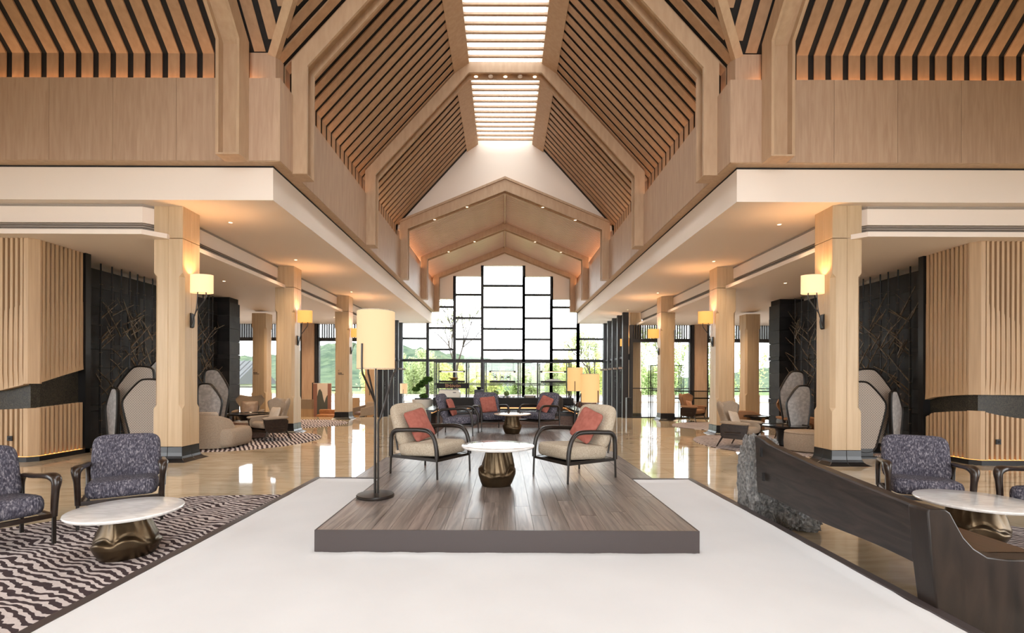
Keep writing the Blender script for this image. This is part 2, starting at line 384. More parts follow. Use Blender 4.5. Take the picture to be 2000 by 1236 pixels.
# ---- pitched roofs with slats on a dark backing
SL = 1.095                                     # roof pitch (rise per metre)
XE, ZE, RUN = 3.98, 7.12, 2.57                 # eave line, kink height, run to the skylight
PITCH, SW, TH = .30, .194, .016
YG = 17.9                                      # gable
vx = XE - 0.0
def slat_section(run0, run1):
    # section in (horizontal distance inward from the eave, z): vertical part then pitch
    nz = TH * 1.0
    if run0 <= 0:
        lo = [(0, 6.56), (0, ZE), (run1, ZE + SL * run1)]
        up = [(run1 - TH * .74, ZE + SL * run1 + TH * .67), (-TH, ZE + .025), (-TH, 6.56)]
    else:
        lo = [(run0, ZE + SL * run0), (run1, ZE + SL * run1)]
        up = [(run1 - TH * .74, ZE + SL * run1 + TH * .67), (run0 - TH * .74, ZE + SL * run0 + TH * .67)]
    return lo + up
shared = {}
for s in (-1, 1):
    cl = MB().face([(s * (XE + .035), 8.36 + .035, 6.5), (s * (XE + .035), YG + .1, 6.5), (s * (XE + .035), YG + .1, ZE + .015), (s * (XE + .035), 8.36 + .035, ZE + .015)])
    cl.face([(s * (XE + .035), 8.395, ZE + .015), (s * (XE + .035), YG + .1, ZE + .015), (s * (XE - RUN), YG + .1, ZE + SL * RUN + .053), (s * (XE - RUN), 8.36 - RUN, ZE + SL * RUN + .053)])
    cl = cl.build('ceiling_nave_' + SIDE[s], 'dark_backing'); struct(cl)
    y = 8.42 + .02
    k = 0
    while y + SW < YG:
        key = ('n', s)
        if key not in shared:
            mb = MB().prism([(s * (XE - a), z) for a, z in slat_section(0, RUN)], 'y', 0, SW)
            o = mb.build('slat', 'oak_slat', cl); shared[key] = o.data; o.location = (0, y, 0)
        else: obj_from(shared[key], 'slat', cl, (0, y, 0))
        y += PITCH
    y = 8.44 - PITCH
    while y > 8.36 - RUN + .2:                  # crossing part, cut at the valley
        r0 = 8.36 - y
        MB().prism([(s * (XE - a), z) for a, z in slat_section(r0, RUN)], 'y', 0, SW).build('slat', 'oak_slat', cl).location = (0, y, 0)
        y -= PITCH
    # solid boards along the skylight
    b = [(XE - RUN, ZE + SL * RUN - .02), (1.0, 10.20), (1.0, 10.62), (1.06, 10.62), (1.06, 10.26), (XE - RUN - .0, ZE + SL * RUN + .12)]
    MB().prism([(s * a, z) for a, z in b], 'y', -9.0, YG).build('skylight_board', 'oak_beam', cl)
    # transept roof
    ct = MB().face([(s * 12.5, 8.395, 6.5), (s * 4.0, 8.395, 6.5), (s * 4.0, 8.395, ZE + .015), (s * 12.5, 8.395, ZE + .015)])
    ct.face([(s * 12.5, 8.395, ZE + .015), (s * (XE + .035), 8.395, ZE + .015), (s * (XE - RUN), 8.36 - RUN, ZE + SL * RUN + .053), (s * 12.5, 8.36 - RUN, ZE + SL * RUN + .053)])
    ct = ct.build('ceiling_transept_' + SIDE[s], 'dark_backing'); struct(ct)
    x = 4.44
    while x + SW < 12.4:
        key = ('t', s)
        if key not in shared:
            x0, x1 = sorted((0, s * SW))
            mb = MB().prism([(8.36 - a, z) for a, z in slat_section(0, RUN)], 'x', x0, x1)
            o = mb.build('slat', 'oak_slat', ct); shared[key] = o.data; o.location = (s * x, 0, 0)
        else: obj_from(shared[key], 'slat', ct, (s * x, 0, 0))
        x += PITCH
    x = 4.44 - PITCH
    while x > XE - RUN + .1:
        r0 = max(.02, XE - x - SW * .0); x0, x1 = sorted((0, s * SW))
        MB().prism([(8.36 - a, z) for a, z in slat_section(r0, RUN)], 'x', x0, x1).build('slat', 'oak_slat', ct).location = (s * x, 0, 0)
        x -= PITCH
    # corner return behind the wall top, and the valley rafter
    MB().prism([(s * 4.42, 8.352), (s * 3.972, 8.352), (s * 3.972, 8.66), (s * 4.05, 8.66), (s * 4.05, 8.39), (s * 4.42, 8.39)], 'z', 6.57, ZE + .01).build('corner_board', 'oak', ct)
    a0 = Vector((s * (XE + .10), 8.36 + .10, ZE - .06)); a1 = Vector((s * (XE - RUN), 8.36 - RUN, ZE + SL * RUN))
    MB().tube([a0, a1], .10, 4, side=(s * 1, -1, 0)).build('valley_rafter', 'oak_beam', ct)
    # backing behind the low pitched part
    MB().box(*sorted((s * 3.97, s * 4.05)), YG, 26.7, 6.5, 7.35).build('eave_board', 'oak', cl)

# ---- unseen near crossing and entrance arm behind the viewpoint, added to cut frontal light
RY0 = 3.60                                      # near edge of the crossing skylight
for s in (-1, 1):
    zr = ZE + SL * RUN
    ct = MB().prism([(RY0, zr), (RY0 - RUN, ZE), (RY0 - RUN, 6.5), (RY0 - RUN - .2, 6.5), (RY0 - RUN - .2, ZE + .1), (RY0 - .1, zr + .2)], 'x', *sorted((s * XE, s * 12.5)))
    ct.prism([(8.36 - RUN + .01, zr), (RY0 - .01, zr), (RY0 - .01, zr + .2), (8.36 - RUN + .01, zr + .2)], 'x', *sorted((s * (XE - RUN), s * 12.5)))
    ct.prism([(s * (XE - RUN), zr), (s * XE, ZE), (s * XE, 6.5), (s * (XE + .2), 6.5), (s * (XE + .2), ZE + .1), (s * (XE - RUN + .1), zr + .2)], 'y', -9.0, RY0 - RUN)
    ct.face([(s * XE, RY0 - RUN, ZE), (s * (XE - RUN), RY0, zr), (s * XE, RY0, zr)]).face([(s * XE, RY0 - RUN, ZE), (s * (XE - RUN), RY0, zr), (s * (XE - RUN), RY0 - RUN, zr)])
    ct = ct.build('ceiling_unseen_entrance_' + SIDE[s], 'oak_slat'); struct(ct)
    sl = MB().prism([(s * 4.03, .85), (s * 12.5, .85), (s * 12.5, -9.0), (s * 4.03, -9.0)], 'z', 4.6, 5.17).build('soffit_slab', 'white_paint', ct)
    MB().prism([(s * 3.85, 1.03), (s * 12.5, 1.03), (s * 12.5, .85), (s * 4.05, .85), (s * 4.05, -9.0), (s * 3.85, -9.0)], 'z', 5.2, 6.6).build('upper_panel', 'oak', ct)
    o = MB().box(*sorted((s * 12.5, s * 12.7)), 4.5, 8.6, -.02, 4.6).box(*sorted((s * 12.5, s * 12.7)), -9, -4.5, -.02, 4.6).box(*sorted((s * 12.5, s * 12.7)), -9, 8.6, 4.6, 10.2).build('wall_unseen_transept_' + SIDE[s], 'oak'); struct(o)  # unseen end wall, its opening sized to set the side light
    o = MB().box(*sorted((s * 5.2, s * 12.5)), -9.1, -8.9, 0, 4.6).build('wall_unseen_entrance_' + SIDE[s], 'white_wall'); struct(o)

# gable wall above the low arches
wg = MB().prism([(-4.05, 7.0), (-4.05, 7.2), (-1.06, 10.6), (1.06, 10.6), (4.05, 7.2), (4.05, 7.0), (3.8, 7.1), (0, 8.7), (-3.8, 7.1)], 'y', YG, YG + .12).build('wall_gable', 'white_wall'); struct(wg)
# low pitched ceiling
cl = MB()
for s in (-1, 1):
    pts = [(s * 4.0, 7.04), (0, 8.71), (0, 8.85), (s * 4.0, 7.2)]
    cl.prism(pts, 'y', YG + .1, 26.75)
cl = cl.build('ceiling_low', 'fine_batten'); struct(cl)
for s in (-1, 1):                               # fine battens close enough to read
    pts = [(s * 3.95, 7.045), (s * .02, 8.69), (s * .02, 8.72), (s * 3.95, 7.075)]
    me = None
    for i in range(28):
        yy = YG + .45 + i * .13
        if yy > 22.1: break
        if me is None:
            o = MB().prism(pts, 'y', 0, .085).build('batten', 'fine_batten', cl); me = o.data; o.location = (0, yy, 0)
        else: obj_from(me, 'batten', cl, (0, yy, 0))
MB().box(-.03, .03, YG + .3, 26.7, 8.62, 8.72).build('ridge_bead', 'oak_beam', cl)

# ---- skylight louvres and glass
sk = MB().box(-1.05, 1.05, -9, YG, 10.60, 10.62).build('window_1', 'glass'); struct(sk)
me = None
yy = 5.5
while yy < YG - .1:
    if me is None:
        o = MB().box(-1.0, 1.0, 0, .07, 10.20, 10.255).build('louvre', 'oak_beam', sk); me = o.data; o.location = (0, yy, 0)
    else: obj_from(me, 'louvre', sk, (0, yy, 0))
    yy += .301

# ---- portal frames
def band(outer, inner):
    n = len(outer); return outer, inner
def portal(name, label, outer, inner, y0, dep, parent_axis='y', at=None):
    root = thing(name, label, 'roof frame', (0, 0, 0), 0, 'oak roof frames'); root['kind'] = 'structure'
    def strip(mb, o, i, a, b):
        n = len(o)
        for k in range(n - 1):
            q = [o[k], o[k + 1], i[k + 1], i[k]]
            mb.prism(q, 'y', a, b)
        return mb
    rim = .055
    core = [(p[0] + (o[0] - p[0]) * .42, p[1] + (o[1] - p[1]) * .42) for p, o in zip(inner, outer)]
    core[0] = (core[0][0], outer[0][1]); core[-1] = (core[-1][0], outer[-1][1])
    strip(MB(), outer, core, y0 + rim, y0 + dep - rim).build('core', 'oak_beam', root)
    strip(MB(), outer, inner, y0, y0 + rim).build('front_flange', 'oak_beam', root)
    strip(MB(), outer, inner, y0 + dep - rim, y0 + dep).build('rear_flange', 'oak_beam', root)
    mb = MB()
    for a, b in ((0, 0), (-1, -1)):
        x0, x1 = sorted((outer[a][0], inner[a][0])); mb.box(x0 + .001, x1 - .001, y0 + .001, y0 + dep - .001, outer[a][1] - .012, outer[a][1] - .002)
    mb.build('foot_cap', 'oak_beam', root)
    return root
so = [(-3.85, 5.2), (-3.85, 7.23), (-1.11, 10.24), (1.11, 10.24), (3.85, 7.23), (3.85, 5.2)]
si = [(-3.57, 5.2), (-3.57, 7.13), (-1.0, 9.95), (1.0, 9.95), (3.57, 7.13), (3.57, 5.2)]
lo = [(-3.85, 5.2), (-3.85, 7.24), (0, 8.84), (3.85, 7.24), (3.85, 5.2)]
li = [(-3.56, 5.2), (-3.56, 7.02), (0, 8.42), (3.56, 7.02), (3.56, 5.2)]
fr1 = portal('portal_frame', 'nearest tall oak portal frame at the front of the steep nave roof', so, si, 8.7, .36)
fr2 = portal('portal_frame', 'tall oak portal frame with downlights halfway along the steep nave roof', so, si, 13.3, .36)
fr3 = portal('low_portal_frame', 'wide low-pitched oak arch below the white gable wall', lo, li, 17.7, .36)
fr4 = portal('low_portal_frame', 'middle of the three low-pitched oak arches', lo, li, 22.2, .36)
fr5 = portal('low_portal_frame', 'farthest low-pitched oak arch directly before the stepped window', lo, li, 26.2, .36)
# thin outer moulding on the first low arch
MB().prism([(-3.95, 7.28), (0, 8.93), (3.95, 7.28), (3.95, 7.20), (0, 8.845), (-3.95, 7.20)], 'y', 17.66, 17.9).build('moulding', 'oak_beam', fr3)
# transept frame legs on the front walls, with the pitched beam above
for s in (-1, 1):
    t = thing('transept_frame', 'oak channel pilaster on the upper %s transept wall' % SIDE[s], 'roof frame', (0, 0, 0)); t['kind'] = 'structure'
    xa, xb = s * 4.35, s * 4.74
    yo, yi = 8.2, 7.9
    def leg(mb, x0, x1, yf):
        x0, x1 = sorted((x0, x1))
        pts = [(yo, 5.2), (yo, 7.2), (yo - RUN, 7.2 + SL * RUN), (yf - RUN + .12, 6.98 + SL * RUN), (yf, 7.06), (yf, 5.2)]
        return mb.prism(pts, 'x', x0, x1)
    leg(MB(), xa + s * .05, xb - s * .05, yi + .13).build('core', 'oak_beam', t)
    leg(MB(), xa, xa + s * .05, yi).build('flange', 'oak_beam', t)
    leg(MB(), xb - s * .05, xb, yi).build('flange', 'oak_beam', t)
    MB().box(*sorted((xa, xb)), yi, yo - .002, 5.17, 5.198).build('foot_cap', 'oak_beam', t)

# downlights in frames and soffits
dl_me = None
def downlight(x, y, z, label, r=.04, group='recessed downlights', power=0, spot=75):
    global dl_me
    t = thing('recessed_downlight', label, 'downlight', (x, y, z), 0, group)
    if dl_me is None:
        a = MB().lathe([(1.0, 0), (1.35, 0), (1.35, -.12), (1.0, -.12), (1.0, 0)], 16, close=False).build('trim_ring', 'white_paint', t)
        b = MB().lathe([(.001, -.05), (1.0, -.05), (1.0, -.02), (.001, -.02)], 16, close=False).build('lens', 'downlight', t)
        dl_me = (a.data, b.data)
    else: a = obj_from(dl_me[0], 'trim_ring', t); b = obj_from(dl_me[1], 'lens', t)
    a.scale = b.scale = (r, r, r)
    if power:
        lamp('downlight_beam', 'SPOT', (x, y, z - .03), power, (1, .72, .45), (0, 0, 0), spot_size=R(spot), spot_blend=.8, shadow_soft_size=.05)
for i, x in enumerate((-.82, 0, .82)):
    downlight(x, 13.48, 9.985 - .04, '%s amber downlight in the crown of the second portal frame' % ('left', 'middle', 'right')[i], .05)
for i, x in enumerate((-.41, .41)):
    o = MB().lathe([(.001, 0), (.06, 0), (.07, .012), (.07, .03)], 16, x, 13.48, close=False)
    o.v = [(a, b, 9.93 + c) for a, b, c in o.v]
    tag(o.build('ceiling_speaker', 'white_paint'), '%s pale round speaker between downlights in the portal crown' % ('left', 'right')[i], 'speaker')
for fi, (yy, nm) in enumerate(((17.88, 'first'), (22.38, 'second'))):
    for i, x in enumerate((-2.6, -1.4, 1.4, 2.6)):
        downlight(x, yy, 8.42 - abs(x) * .393 + .005, '%s downlight from the left under the %s low-pitched arch' % (('first', 'second', 'third', 'fourth')[i], nm), .045)
for s in (-1, 1):
    for i, yy in enumerate((9.6, 12.6, 17.2, 21.4)):
        downlight(s * 5.45, yy, 4.598, 'downlight in the %s soffit beside column %s from the front' % (SIDE[s], ('one', 'two', 'three', 'four')[i]), .036, power=110, spot=115)
    for i, (x, yy) in enumerate(((7.2, 12.4), (7.6, 17.0), (6.9, 19.6), (8.2, 20.2))):
        downlight(s * x, yy, 3.998, 'downlight in the %s dropped ceiling, number %s going back' % (SIDE[s], ('one', 'two', 'three', 'four')[i]), .036, power=190, spot=130)
# warm cove strips behind the top of the oak walls
for s in (-1, 1):
    for (x, y, lx, ly) in ((s * 3.925, 13.2, .05, 9.0), (s * 8.2, 8.30, 8.0, .05)):
        lamp('cove_strip', 'AREA', (x, y, 6.605), 14, (1, .50, .22), (R(180), 0, 0), shape='RECTANGLE', size=lx, size_y=ly)
    lamp('cove_strip', 'AREA', (s * 3.925, 22.3, 6.605), 22, (1, .50, .22), (R(180), 0, 0), shape='RECTANGLE', size=.05, size_y=8.2)

# ---- end wall with stepped glazing
XS = [-5.69, -4.24, -2.76, -1.23, 1.06, 2.59, 4.07, 5.52]
TOP = [4.6, 5.93, 7.19, 7.78, 7.19, 5.93, 4.6]
HZ = [[3.75], [5.50, 4.33, 3.15], [6.18, 4.89, 3.72], [6.68, 5.49, 4.30, 3.13], [6.18, 4.89, 3.72], [5.50, 4.33, 3.15], [3.75]]
we = MB()
for i in range(1, 6):
    we.box(XS[i] - (.0 if i > 1 else .2), XS[i + 1] + (.2 if i == 5 else 0), 26.62, 26.9, TOP[i], 9.0)
we = we.build('wall_back', 'white_wall'); struct(we)
for i in range(7):
    wn = MB().box(XS[i] - .05, XS[i + 1] + .05, 26.70, 26.86, 2.47, 2.62).build('window_%d' % (i + 2), 'frame_dark'); struct(wn)
    MB().box(XS[i] - .075, XS[i] + .075, 26.62, 26.86, ZB, TOP[i]).build('mullion', 'frame_dark', wn)
    if i == 6 or TOP[i + 1] < TOP[i]: MB().box(XS[i + 1] - .075, XS[i + 1] + .075, 26.62, 26.86, ZB, TOP[i]).build('mullion', 'frame_dark', wn)
    for z in HZ[i]: MB().box(XS[i], XS[i + 1], 26.68, 26.84, z - .055, z + .055).build('transom', 'frame_dark', wn)
    lv = [ZB] + sorted(HZ[i] + [2.55]) + [TOP[i]]
    for a, b in zip(lv, lv[1:]): MB().box(XS[i] + .03, XS[i + 1] - .03, 26.755, 26.765, a + .02, b - .02).build('pane', 'glass', wn)
# ---- side returns of the glazed bay and the side facades
nwin = 9
for s, xb in ((-1, -5.72), (1, 5.56)):
    wn = MB().box(xb - .04, xb + .04, 22.2, 26.7, 2.50, 2.58).build('window_%d' % nwin, 'frame_dark'); struct(wn); nwin += 1
    for yy in (22.25, 23.3, 24.4, 25.5, 26.55):
        MB().box(xb - .13, xb + .13, yy - .09, yy + .09, ZB, 4.6).build('mullion', 'frame_dark', wn)
        MB().box(*sorted((xb - s * .13, xb - s * .30)), yy - .05, yy + .05, 2.0, 2.09).build('bracket', 'vent_grey', wn)
    for a, b in zip((22.3, 23.35, 24.45, 25.55), (23.2, 24.3, 25.4, 26.5)):
        MB().box(xb - .01, xb + .01, a, b, ZB + .02, 4.58).build('pane', 'glass', wn)
    # facade at y=22 beside the bay
    for (xa, xc) in ((5.72, 8.55), (9.15, 12.4)):
        wn = MB().box(*sorted((s * xa, s * xc)), 22.0, 22.14, 3.22, 3.38).build('window_%d' % nwin, 'frame_dark'); struct(wn); nwin += 1
        for xm in (xa + .06, (xa + xc) / 2 + .1, xc - .06):
            MB().box(s * xm - .06, s * xm + .06, 21.95, 22.15, ZB, 4.0).build('mullion', 'frame_dark', wn)
        MB().box(*sorted((s * xa, s * xc)), 22.0, 22.12, ZB, ZB + .12).build('sill', 'frame_dark', wn)
        MB().box(*sorted((s * xa, s * xc)), 22.03, 22.09, 1.10, 1.14).build('rail', 'frame_dark', wn)
        m2 = (xa + xc) / 2 + .1
        for a, b in ((xa + .12, m2 - .06), (m2 + .06, xc - .12)):
            MB().box(*sorted((s * a, s * b)), 22.06, 22.07, ZB + .1, 3.24).build('pane', 'glass', wn)
        me = None; x = xa + .18
        while x < xc - .15:
            if me is None:
                o = MB().box(-.022, .022, 0, .12, 3.37, 4.0).build('fin', 'frame_dark', wn); me = o.data; o.location = (s * x, 22.02, 0)
            else: obj_from(me, 'fin', wn, (s * x, 22.02, 0))
            x += .105
    p = MB().box(*sorted((s * 8.58, s * 9.12)), 21.75, 22.2, ZB, 4.0).build('trim_%d' % (1 if s < 0 else 2), 'oak'); struct(p)
    MB().box(*sorted((s * 8.48, s * 8.58)), 21.85, 22.2, ZB, 4.0).box(*sorted((s * 9.12, s * 9.2)), 21.85, 22.2, ZB, 4.0).build('edge_strip', 'frame_dark', p)
    o = MB().box(*sorted((s * 12.4, s * 12.6)), 8.6, 22.2, ZB, 4.6).build('wall_outer_' + SIDE[s], 'white_wall'); struct(o)

# ---- columns
def section(hx, hy, ch, g=.007):
    # square section with chamfered corners and a fine groove in the middle of each face
    return [(-g, -hy), (0, -hy + g), (g, -hy), (hx - ch, -hy), (hx, -hy + ch), (hx, -g), (hx - g, 0), (hx, g), (hx, hy - ch), (hx - ch, hy),
            (g, hy), (0, hy - g), (-g, hy), (-hx + ch, hy), (-hx, hy - ch), (-hx, g), (-hx + g, 0), (-hx, -g), (-hx, -hy + ch), (-hx + ch, -hy)]
def loft(mb, secs):
    n = len(secs[0][1]); b = len(mb.v)
    for z, sec in secs: mb.v += [(x, y, z) for x, y in sec]
    for k in range(len(secs) - 1):
        for j in range(n):
            a, c = b + k * n + j, b + k * n + (j + 1) % n
            mb.f.append((a, c, c + n, a + n))
    mb.f.append(tuple(b + j for j in reversed(range(n)))); mb.f.append(tuple(b + (len(secs) - 1) * n + j for j in range(n)))
    return mb
col_src = None
def column(x, y, label, zt=4.6, z0=0.0):
    hx, hy = .26, .245
    t = thing('column', label, 'column', (x, y, z0), 0, 'oak clad columns')
    S0, S1 = section(hx, hy, .006), section(hx, hy, .065)
    k = -z0
    loft(MB(), [(.27, S0), (.95 + k, S0), (1.02 + k, S1), (3.33 + k, S1), (3.40 + k, S0), (min(4.015, zt - .1) + k, S0)]).build('shaft', 'oak_column', t)
    if zt > 4.1: loft(MB(), [(4.027 + k, S0), (zt + k, S0)]).build('capital_block', 'oak_column', t)
    q = [(0, .12), (.035, .055), (.06, .03), (.10, .012), (.16, .004), (.262, .002)]
    loft(MB(), [(z, section(hx + e, hy + e, .006)) for z, e in q]).build('plinth', 'plinth_dark', t)
    return t
rows = {-1: ((8.95, 'nearest left oak column, in front of the woven screens'), (13.55, 'second left oak column, behind the grey wing chair'), (18.25, 'third left oak column, beside the tall floor lamp shade')),
        1: ((8.80, 'nearest right oak column, behind the dark bench'), (13.45, 'second right oak column from the front, with amber sconce'), (18.15, 'third right oak column, in front of the glass railing'), (22.5, 'farthest right oak column, by the glazed bay corner'))}
columns = {}
for s in (-1, 1):
    for i, (y, lb) in enumerate(rows[s]):
        columns[(s, i)] = column(s * 6.06, y, lb, 4.6, ZB if y > 19 else 0)
column(-6.06, 22.5, 'farthest left oak column, hidden behind the lamp shade', 4.6, ZB)
column(-9.0, 17.95, 'freestanding oak column behind the left lounge chairs', 4.0)
column(9.0, 17.75, 'freestanding oak column behind the right lounge chairs', 4.0)
# small wayfinding marks on two columns
for x, y, nm in ((-9.12, 17.705, 'freestanding column'), (-6.12, 18.0, 'third left column')):
    t = thing('wayfinding_mark', 'tiny dark wayfinding lettering on the %s' % nm, 'sign', (x, y - .003, 1.68))
    MB().tube([(-.03, 0, .10), (-.065, 0, .13), (-.03, 0, .16)], .006, 4).build('arrow', 'mark_dark', t)
    mb = MB()
    for i in range(3): mb.box(-.07 + i * .05, -.035 + i * .05, -.003, .0, .02, .055)
    mb.build('characters', 'mark_dark', t)
    MB().box(-.07, .14, -.003, 0, -.02, .0).build('caption_line', 'mark_dark', t)

# ---- slatted oak blocks with a dark wave band
def wave_block(s):
    t = thing('slatted_wall', 'slatted oak wall block with dark wave band on the %s edge' % SIDE[s], 'slat wall', (0, 0, 0)); t['kind'] = 'structure'
    XF, YF, XC = 8.40, 8.62, 8.56
    YE = 9.66
    if s < 0:
        bot = [(-9.6, 1.22), (-9.0, 1.27), (-8.6, 1.37), (-8.4, 1.42), (-7.9, 1.57), (-7.5, 1.68)]
        top2 = [(-9.6, .92), (-9.0, .93), (-8.5, .955), (-7.5, 1.02)]
        tip = [(-9.6, 2.5), (-9.0, 2.70), (-8.6, 2.83), (-8.4, 2.86), (-7.5, 3.03)]
    else:
        bot = [(-9.6, 1.25), (-8.5, 1.255), (-8.1, 1.23), (-7.7, 1.18), (-7.5, 1.12)]
        top2 = [(-9.6, .80), (-9.1, .85), (-8.8, .90), (-8.5, .965), (-8.1, .93), (-7.7, .88), (-7.5, .76)]
        tip = [(-9.6, 2.3), (-9.1, 2.62), (-8.6, 2.95), (-8.4, 3.05), (-8.2, 3.12), (-7.9, 3.05), (-7.5, 3.03)]
    # u runs along the wall: u=-9.. front face (u=-x), after the corner u=-(8.4)+ (y-8.76)
    def place(u):
        # returns origin, tangent angle for wall coordinate u
        if u < -8.56: return (s * -u, YF), 0
        return (s * XF, 8.78 + (u + 8.40)), 1
    MB().prism([(s * 12.5, YF + .115), (s * XC, YF + .115), (s * (XF + .115), YF + .25), (s * (XF + .115), YE), (s * 9.2, YE), (s * 9.2, 10.2), (s * 12.5, 10.2)], 'z', .10, 4.0).build('core', 'wave_stone', t)
    def slat(name, u, poly, dep, proud):
        # poly in (du, z) on the wall plane; dep thickness
        (ox, oy), side = place(u)
        if side == 0: mb = MB().prism([(ox + s * -d, z) for d, z in poly], 'y', YF + .06 - proud, YF + .06 - proud + dep)
        else:
            x0 = s * (XF + .06 - proud); mb = MB().prism([(oy + d, z) for d, z in poly], 'x', *sorted((x0, x0 + s * dep)))
        return mb.build(name, 'oak_wall', t)
    us = []
    u = -8.62 - .09 * 26
    while u < -8.60: us.append(u); u += .09
    u = -8.365
    while u < -7.545: us.append(u); u += .088
    zt = 4.0
    for u in us:
        zb, zz, zl = interp(bot, u), interp(tip, u), interp(top2, u)
        slope = (interp(bot, u + .04) - interp(bot, u - .04)) / .08
        a = .023; bw = .0435
        slat('slat', u, [(-bw, zb - bw * slope), (bw, zb + bw * slope), (a, zb + .30), (a, zt), (-a, zt), (-a, zb + .30)], .11, .06)
        slat('slat_wedge', u + .044, [(-.004, zz), (.004, zz), (.0165, zz - .55), (.0165, zb + .05), (-.0165, zb + .05), (-.0165, zz - .55)], .09, .043)
        sl2 = (interp(top2, u + .04) - interp(top2, u - .04)) / .08
        slat('lower_slat', u, [(-a, .093), (a, .093), (a, zl + a * sl2), (-a, zl - a * sl2)], .11, .06)
    # recessed oak boards behind the slats and the corner pilaster
    nb = 40
    for (u0, u1) in ((-11.0, -8.58), (-8.40, -7.55)):
        up = [(u0, zt)] + [(u0 + (u1 - u0) * k / 12, interp(bot, u0 + (u1 - u0) * k / 12) + .01) for k in range(13)] + [(u1, zt)]
        dn = [(u0, .093)] + [(u1, .093)] + [(u1 + (u0 - u1) * k / 12, interp(top2, u1 + (u0 - u1) * k / 12) - .01) for k in range(13)]
        for nm, pl in (('back_board', up), ('lower_back_board', dn)):
            if u1 < -8.5: MB().prism([(s * -d, z) for d, z in pl], 'y', YF + .095, YF + .112).build(nm, 'oak_wall', t)
            else: MB().prism([(8.78 + (d + 8.40), z) for d, z in pl], 'x', *sorted((s * (XF + .095), s * (XF + .112)))).build(nm, 'oak_wall', t)
    pil = [(s * 8.58, YF), (s * 8.50, YF), (s * XF, YF + .12), (s * XF, YF + .155), (s * (XF + .11), YF + .24), (s * 8.58, YF + .11)]
    zb, zl = interp(bot, -8.5), interp(top2, -8.5)
    MB().prism(pil, 'z', zb, zt).build('corner_pilaster', 'oak_wall', t)
    MB().prism(pil, 'z', .093, zl).build('lower_corner_pilaster', 'oak_wall', t)
    MB().box(*sorted((s * (XF - .03), s * (XF + .12))), YE, YE + .12, 0, 4.0).build('end_frame', 'black_metal', t)
    MB().prism([(s * 12.5, YF - .03), (s * 8.49, YF - .03), (s * (XF - .03), YF + .09), (s * (XF - .03), YE + .1), (s * 9.2, YE + .1), (s * 9.2, 10.2), (s * 12.5, 10.2)], 'z', 0, .085).build('plinth', 'black_metal', t)
    # warm light strip glowing above the plinth
    MB().prism([(s * 12.5, YF + .03), (s * 8.53, YF + .03), (s * (XF + .03), YF + .14), (s * (XF + .03), YE), (s * (XF + .06), YE), (s * (XF + .06), YF + .15), (s * 8.54, YF + .06), (s * 12.5, YF + .06)], 'z', .086, .0915).build('light_strip', 'led_warm', t)
    (x, y), _ = place(-8.78)
    so_ = thing('wall_socket', 'black square socket plate low on the %s slatted wall' % SIDE[s], 'socket', (s * 8.80, YF - .004, .42))
    MB().box(-.045, .045, -.02, .0, -.045, .045).build('plate', 'black_metal', so_, bevel=.004)
    MB().box(-.02, .02, -.024, -.018, -.02, .02).build('insert', 'counter_black', so_)
for s in (-1, 1): wave_block(s)

# ---- dark stone walls with pier, laid in blocks
rnd = random.Random(3)
for s in (-1, 1):
    wl = MB().box(*sorted((s * 8.86, s * 9.2)), 9.7, 14.8, 0, 3.86).box(*sorted((s * 8.46, s * 9.2)), 14.85, 15.35, 0, 4.0).build('wall_stone_' + SIDE[s], 'dark_backing'); struct(wl)
    z = 0; row = 0
    hs = [.40, .40, .12, .40, .40, .40, .12, .40, .40, .40, .40]
    for h in hs:
        y = 9.72 - (row % 2) * .4
        while y < 14.8:
            y0, y1 = max(y, 9.72), min(y + .78, 14.8)
            if y1 - y0 > .05:
                d = rnd.uniform(0, .018) + (.02 if h < .2 else 0)
                MB().box(*sorted((s * (8.80 - d), s * 8.87)), y0 + .003, y1 - .003, z + .003, z + h - .003).build('stone_block', 'dark_stone', wl)
            y += .78
        for (a, b) in ((14.80, 15.37),):
            d = rnd.uniform(0, .012) + (.015 if h < .2 else 0)
            MB().box(*sorted((s * (8.42 - d), s * 8.87)), a - d, b, z + .003, min(z + h, 4.0) - .003).build('stone_block', 'dark_stone', wl)
        z += h; row += 1
# ================================================================== SAND BED, DECK, RUGS
ZS, ZD = .15, .315
def nz(x, y, k=1.0, o=0.0): return mnoise.noise(Vector((x * k + o, y * k - o, o * 1.7)))
bed = thing('sand_bed_edging', 'thin dark metal edging around the white sand bed', 'edging', (0, 0, 0))
MB().box(-2.56, -2.49, .8, 6.60, 0, ZS + .012).build('edge_strip', 'deck_edge', bed)
MB().box(2.49, 2.56, .8, 6.60, 0, ZS + .012).build('edge_strip', 'deck_edge', bed)
MB().box(-2.488, 2.488, 6.53, 6.60, 0, ZS + .012).build('edge_strip', 'deck_edge', bed)
MB().box(-2.488, 2.488, .78, .82, 0, ZS + .012).build('edge_strip', 'deck_edge', bed)
mb = MB(); nx, ny = 110, 124
PX0, PX1, PY0 = -1.485, 1.536, 3.79
for j in range(ny + 1):
    for i in range(nx + 1):
        x = lerp(-2.49, 2.49, i / nx); y = lerp(.82, 6.53, j / ny)
        z = ZS - .012 + .006 * nz(x, y, .9, 3) + .003 * nz(x, y, 5, 9)
        e = min(x + 2.49, 2.49 - x, y - .82, 6.53 - y)
        if e < .001:
            k_ = 1 + .004 + .009 * nz(x, y, 3.1, 5); x *= k_; z += .018
        if .001 <= e < .05: z += .014
        dp = max(PX0 - x, x - PX1, PY0 - y)
        if 0 < dp < .10: z += .010 * (1 - dp / .10) * (1 + 2.2 * nz(x, y, 6, 1))
        mb.v.append((x, y, z))
for j in range(ny):
    for i in range(nx):
        a = j * (nx + 1) + i; mb.f.append((a, a + 1, a + nx + 2, a + nx + 1))
mb.smooth = True
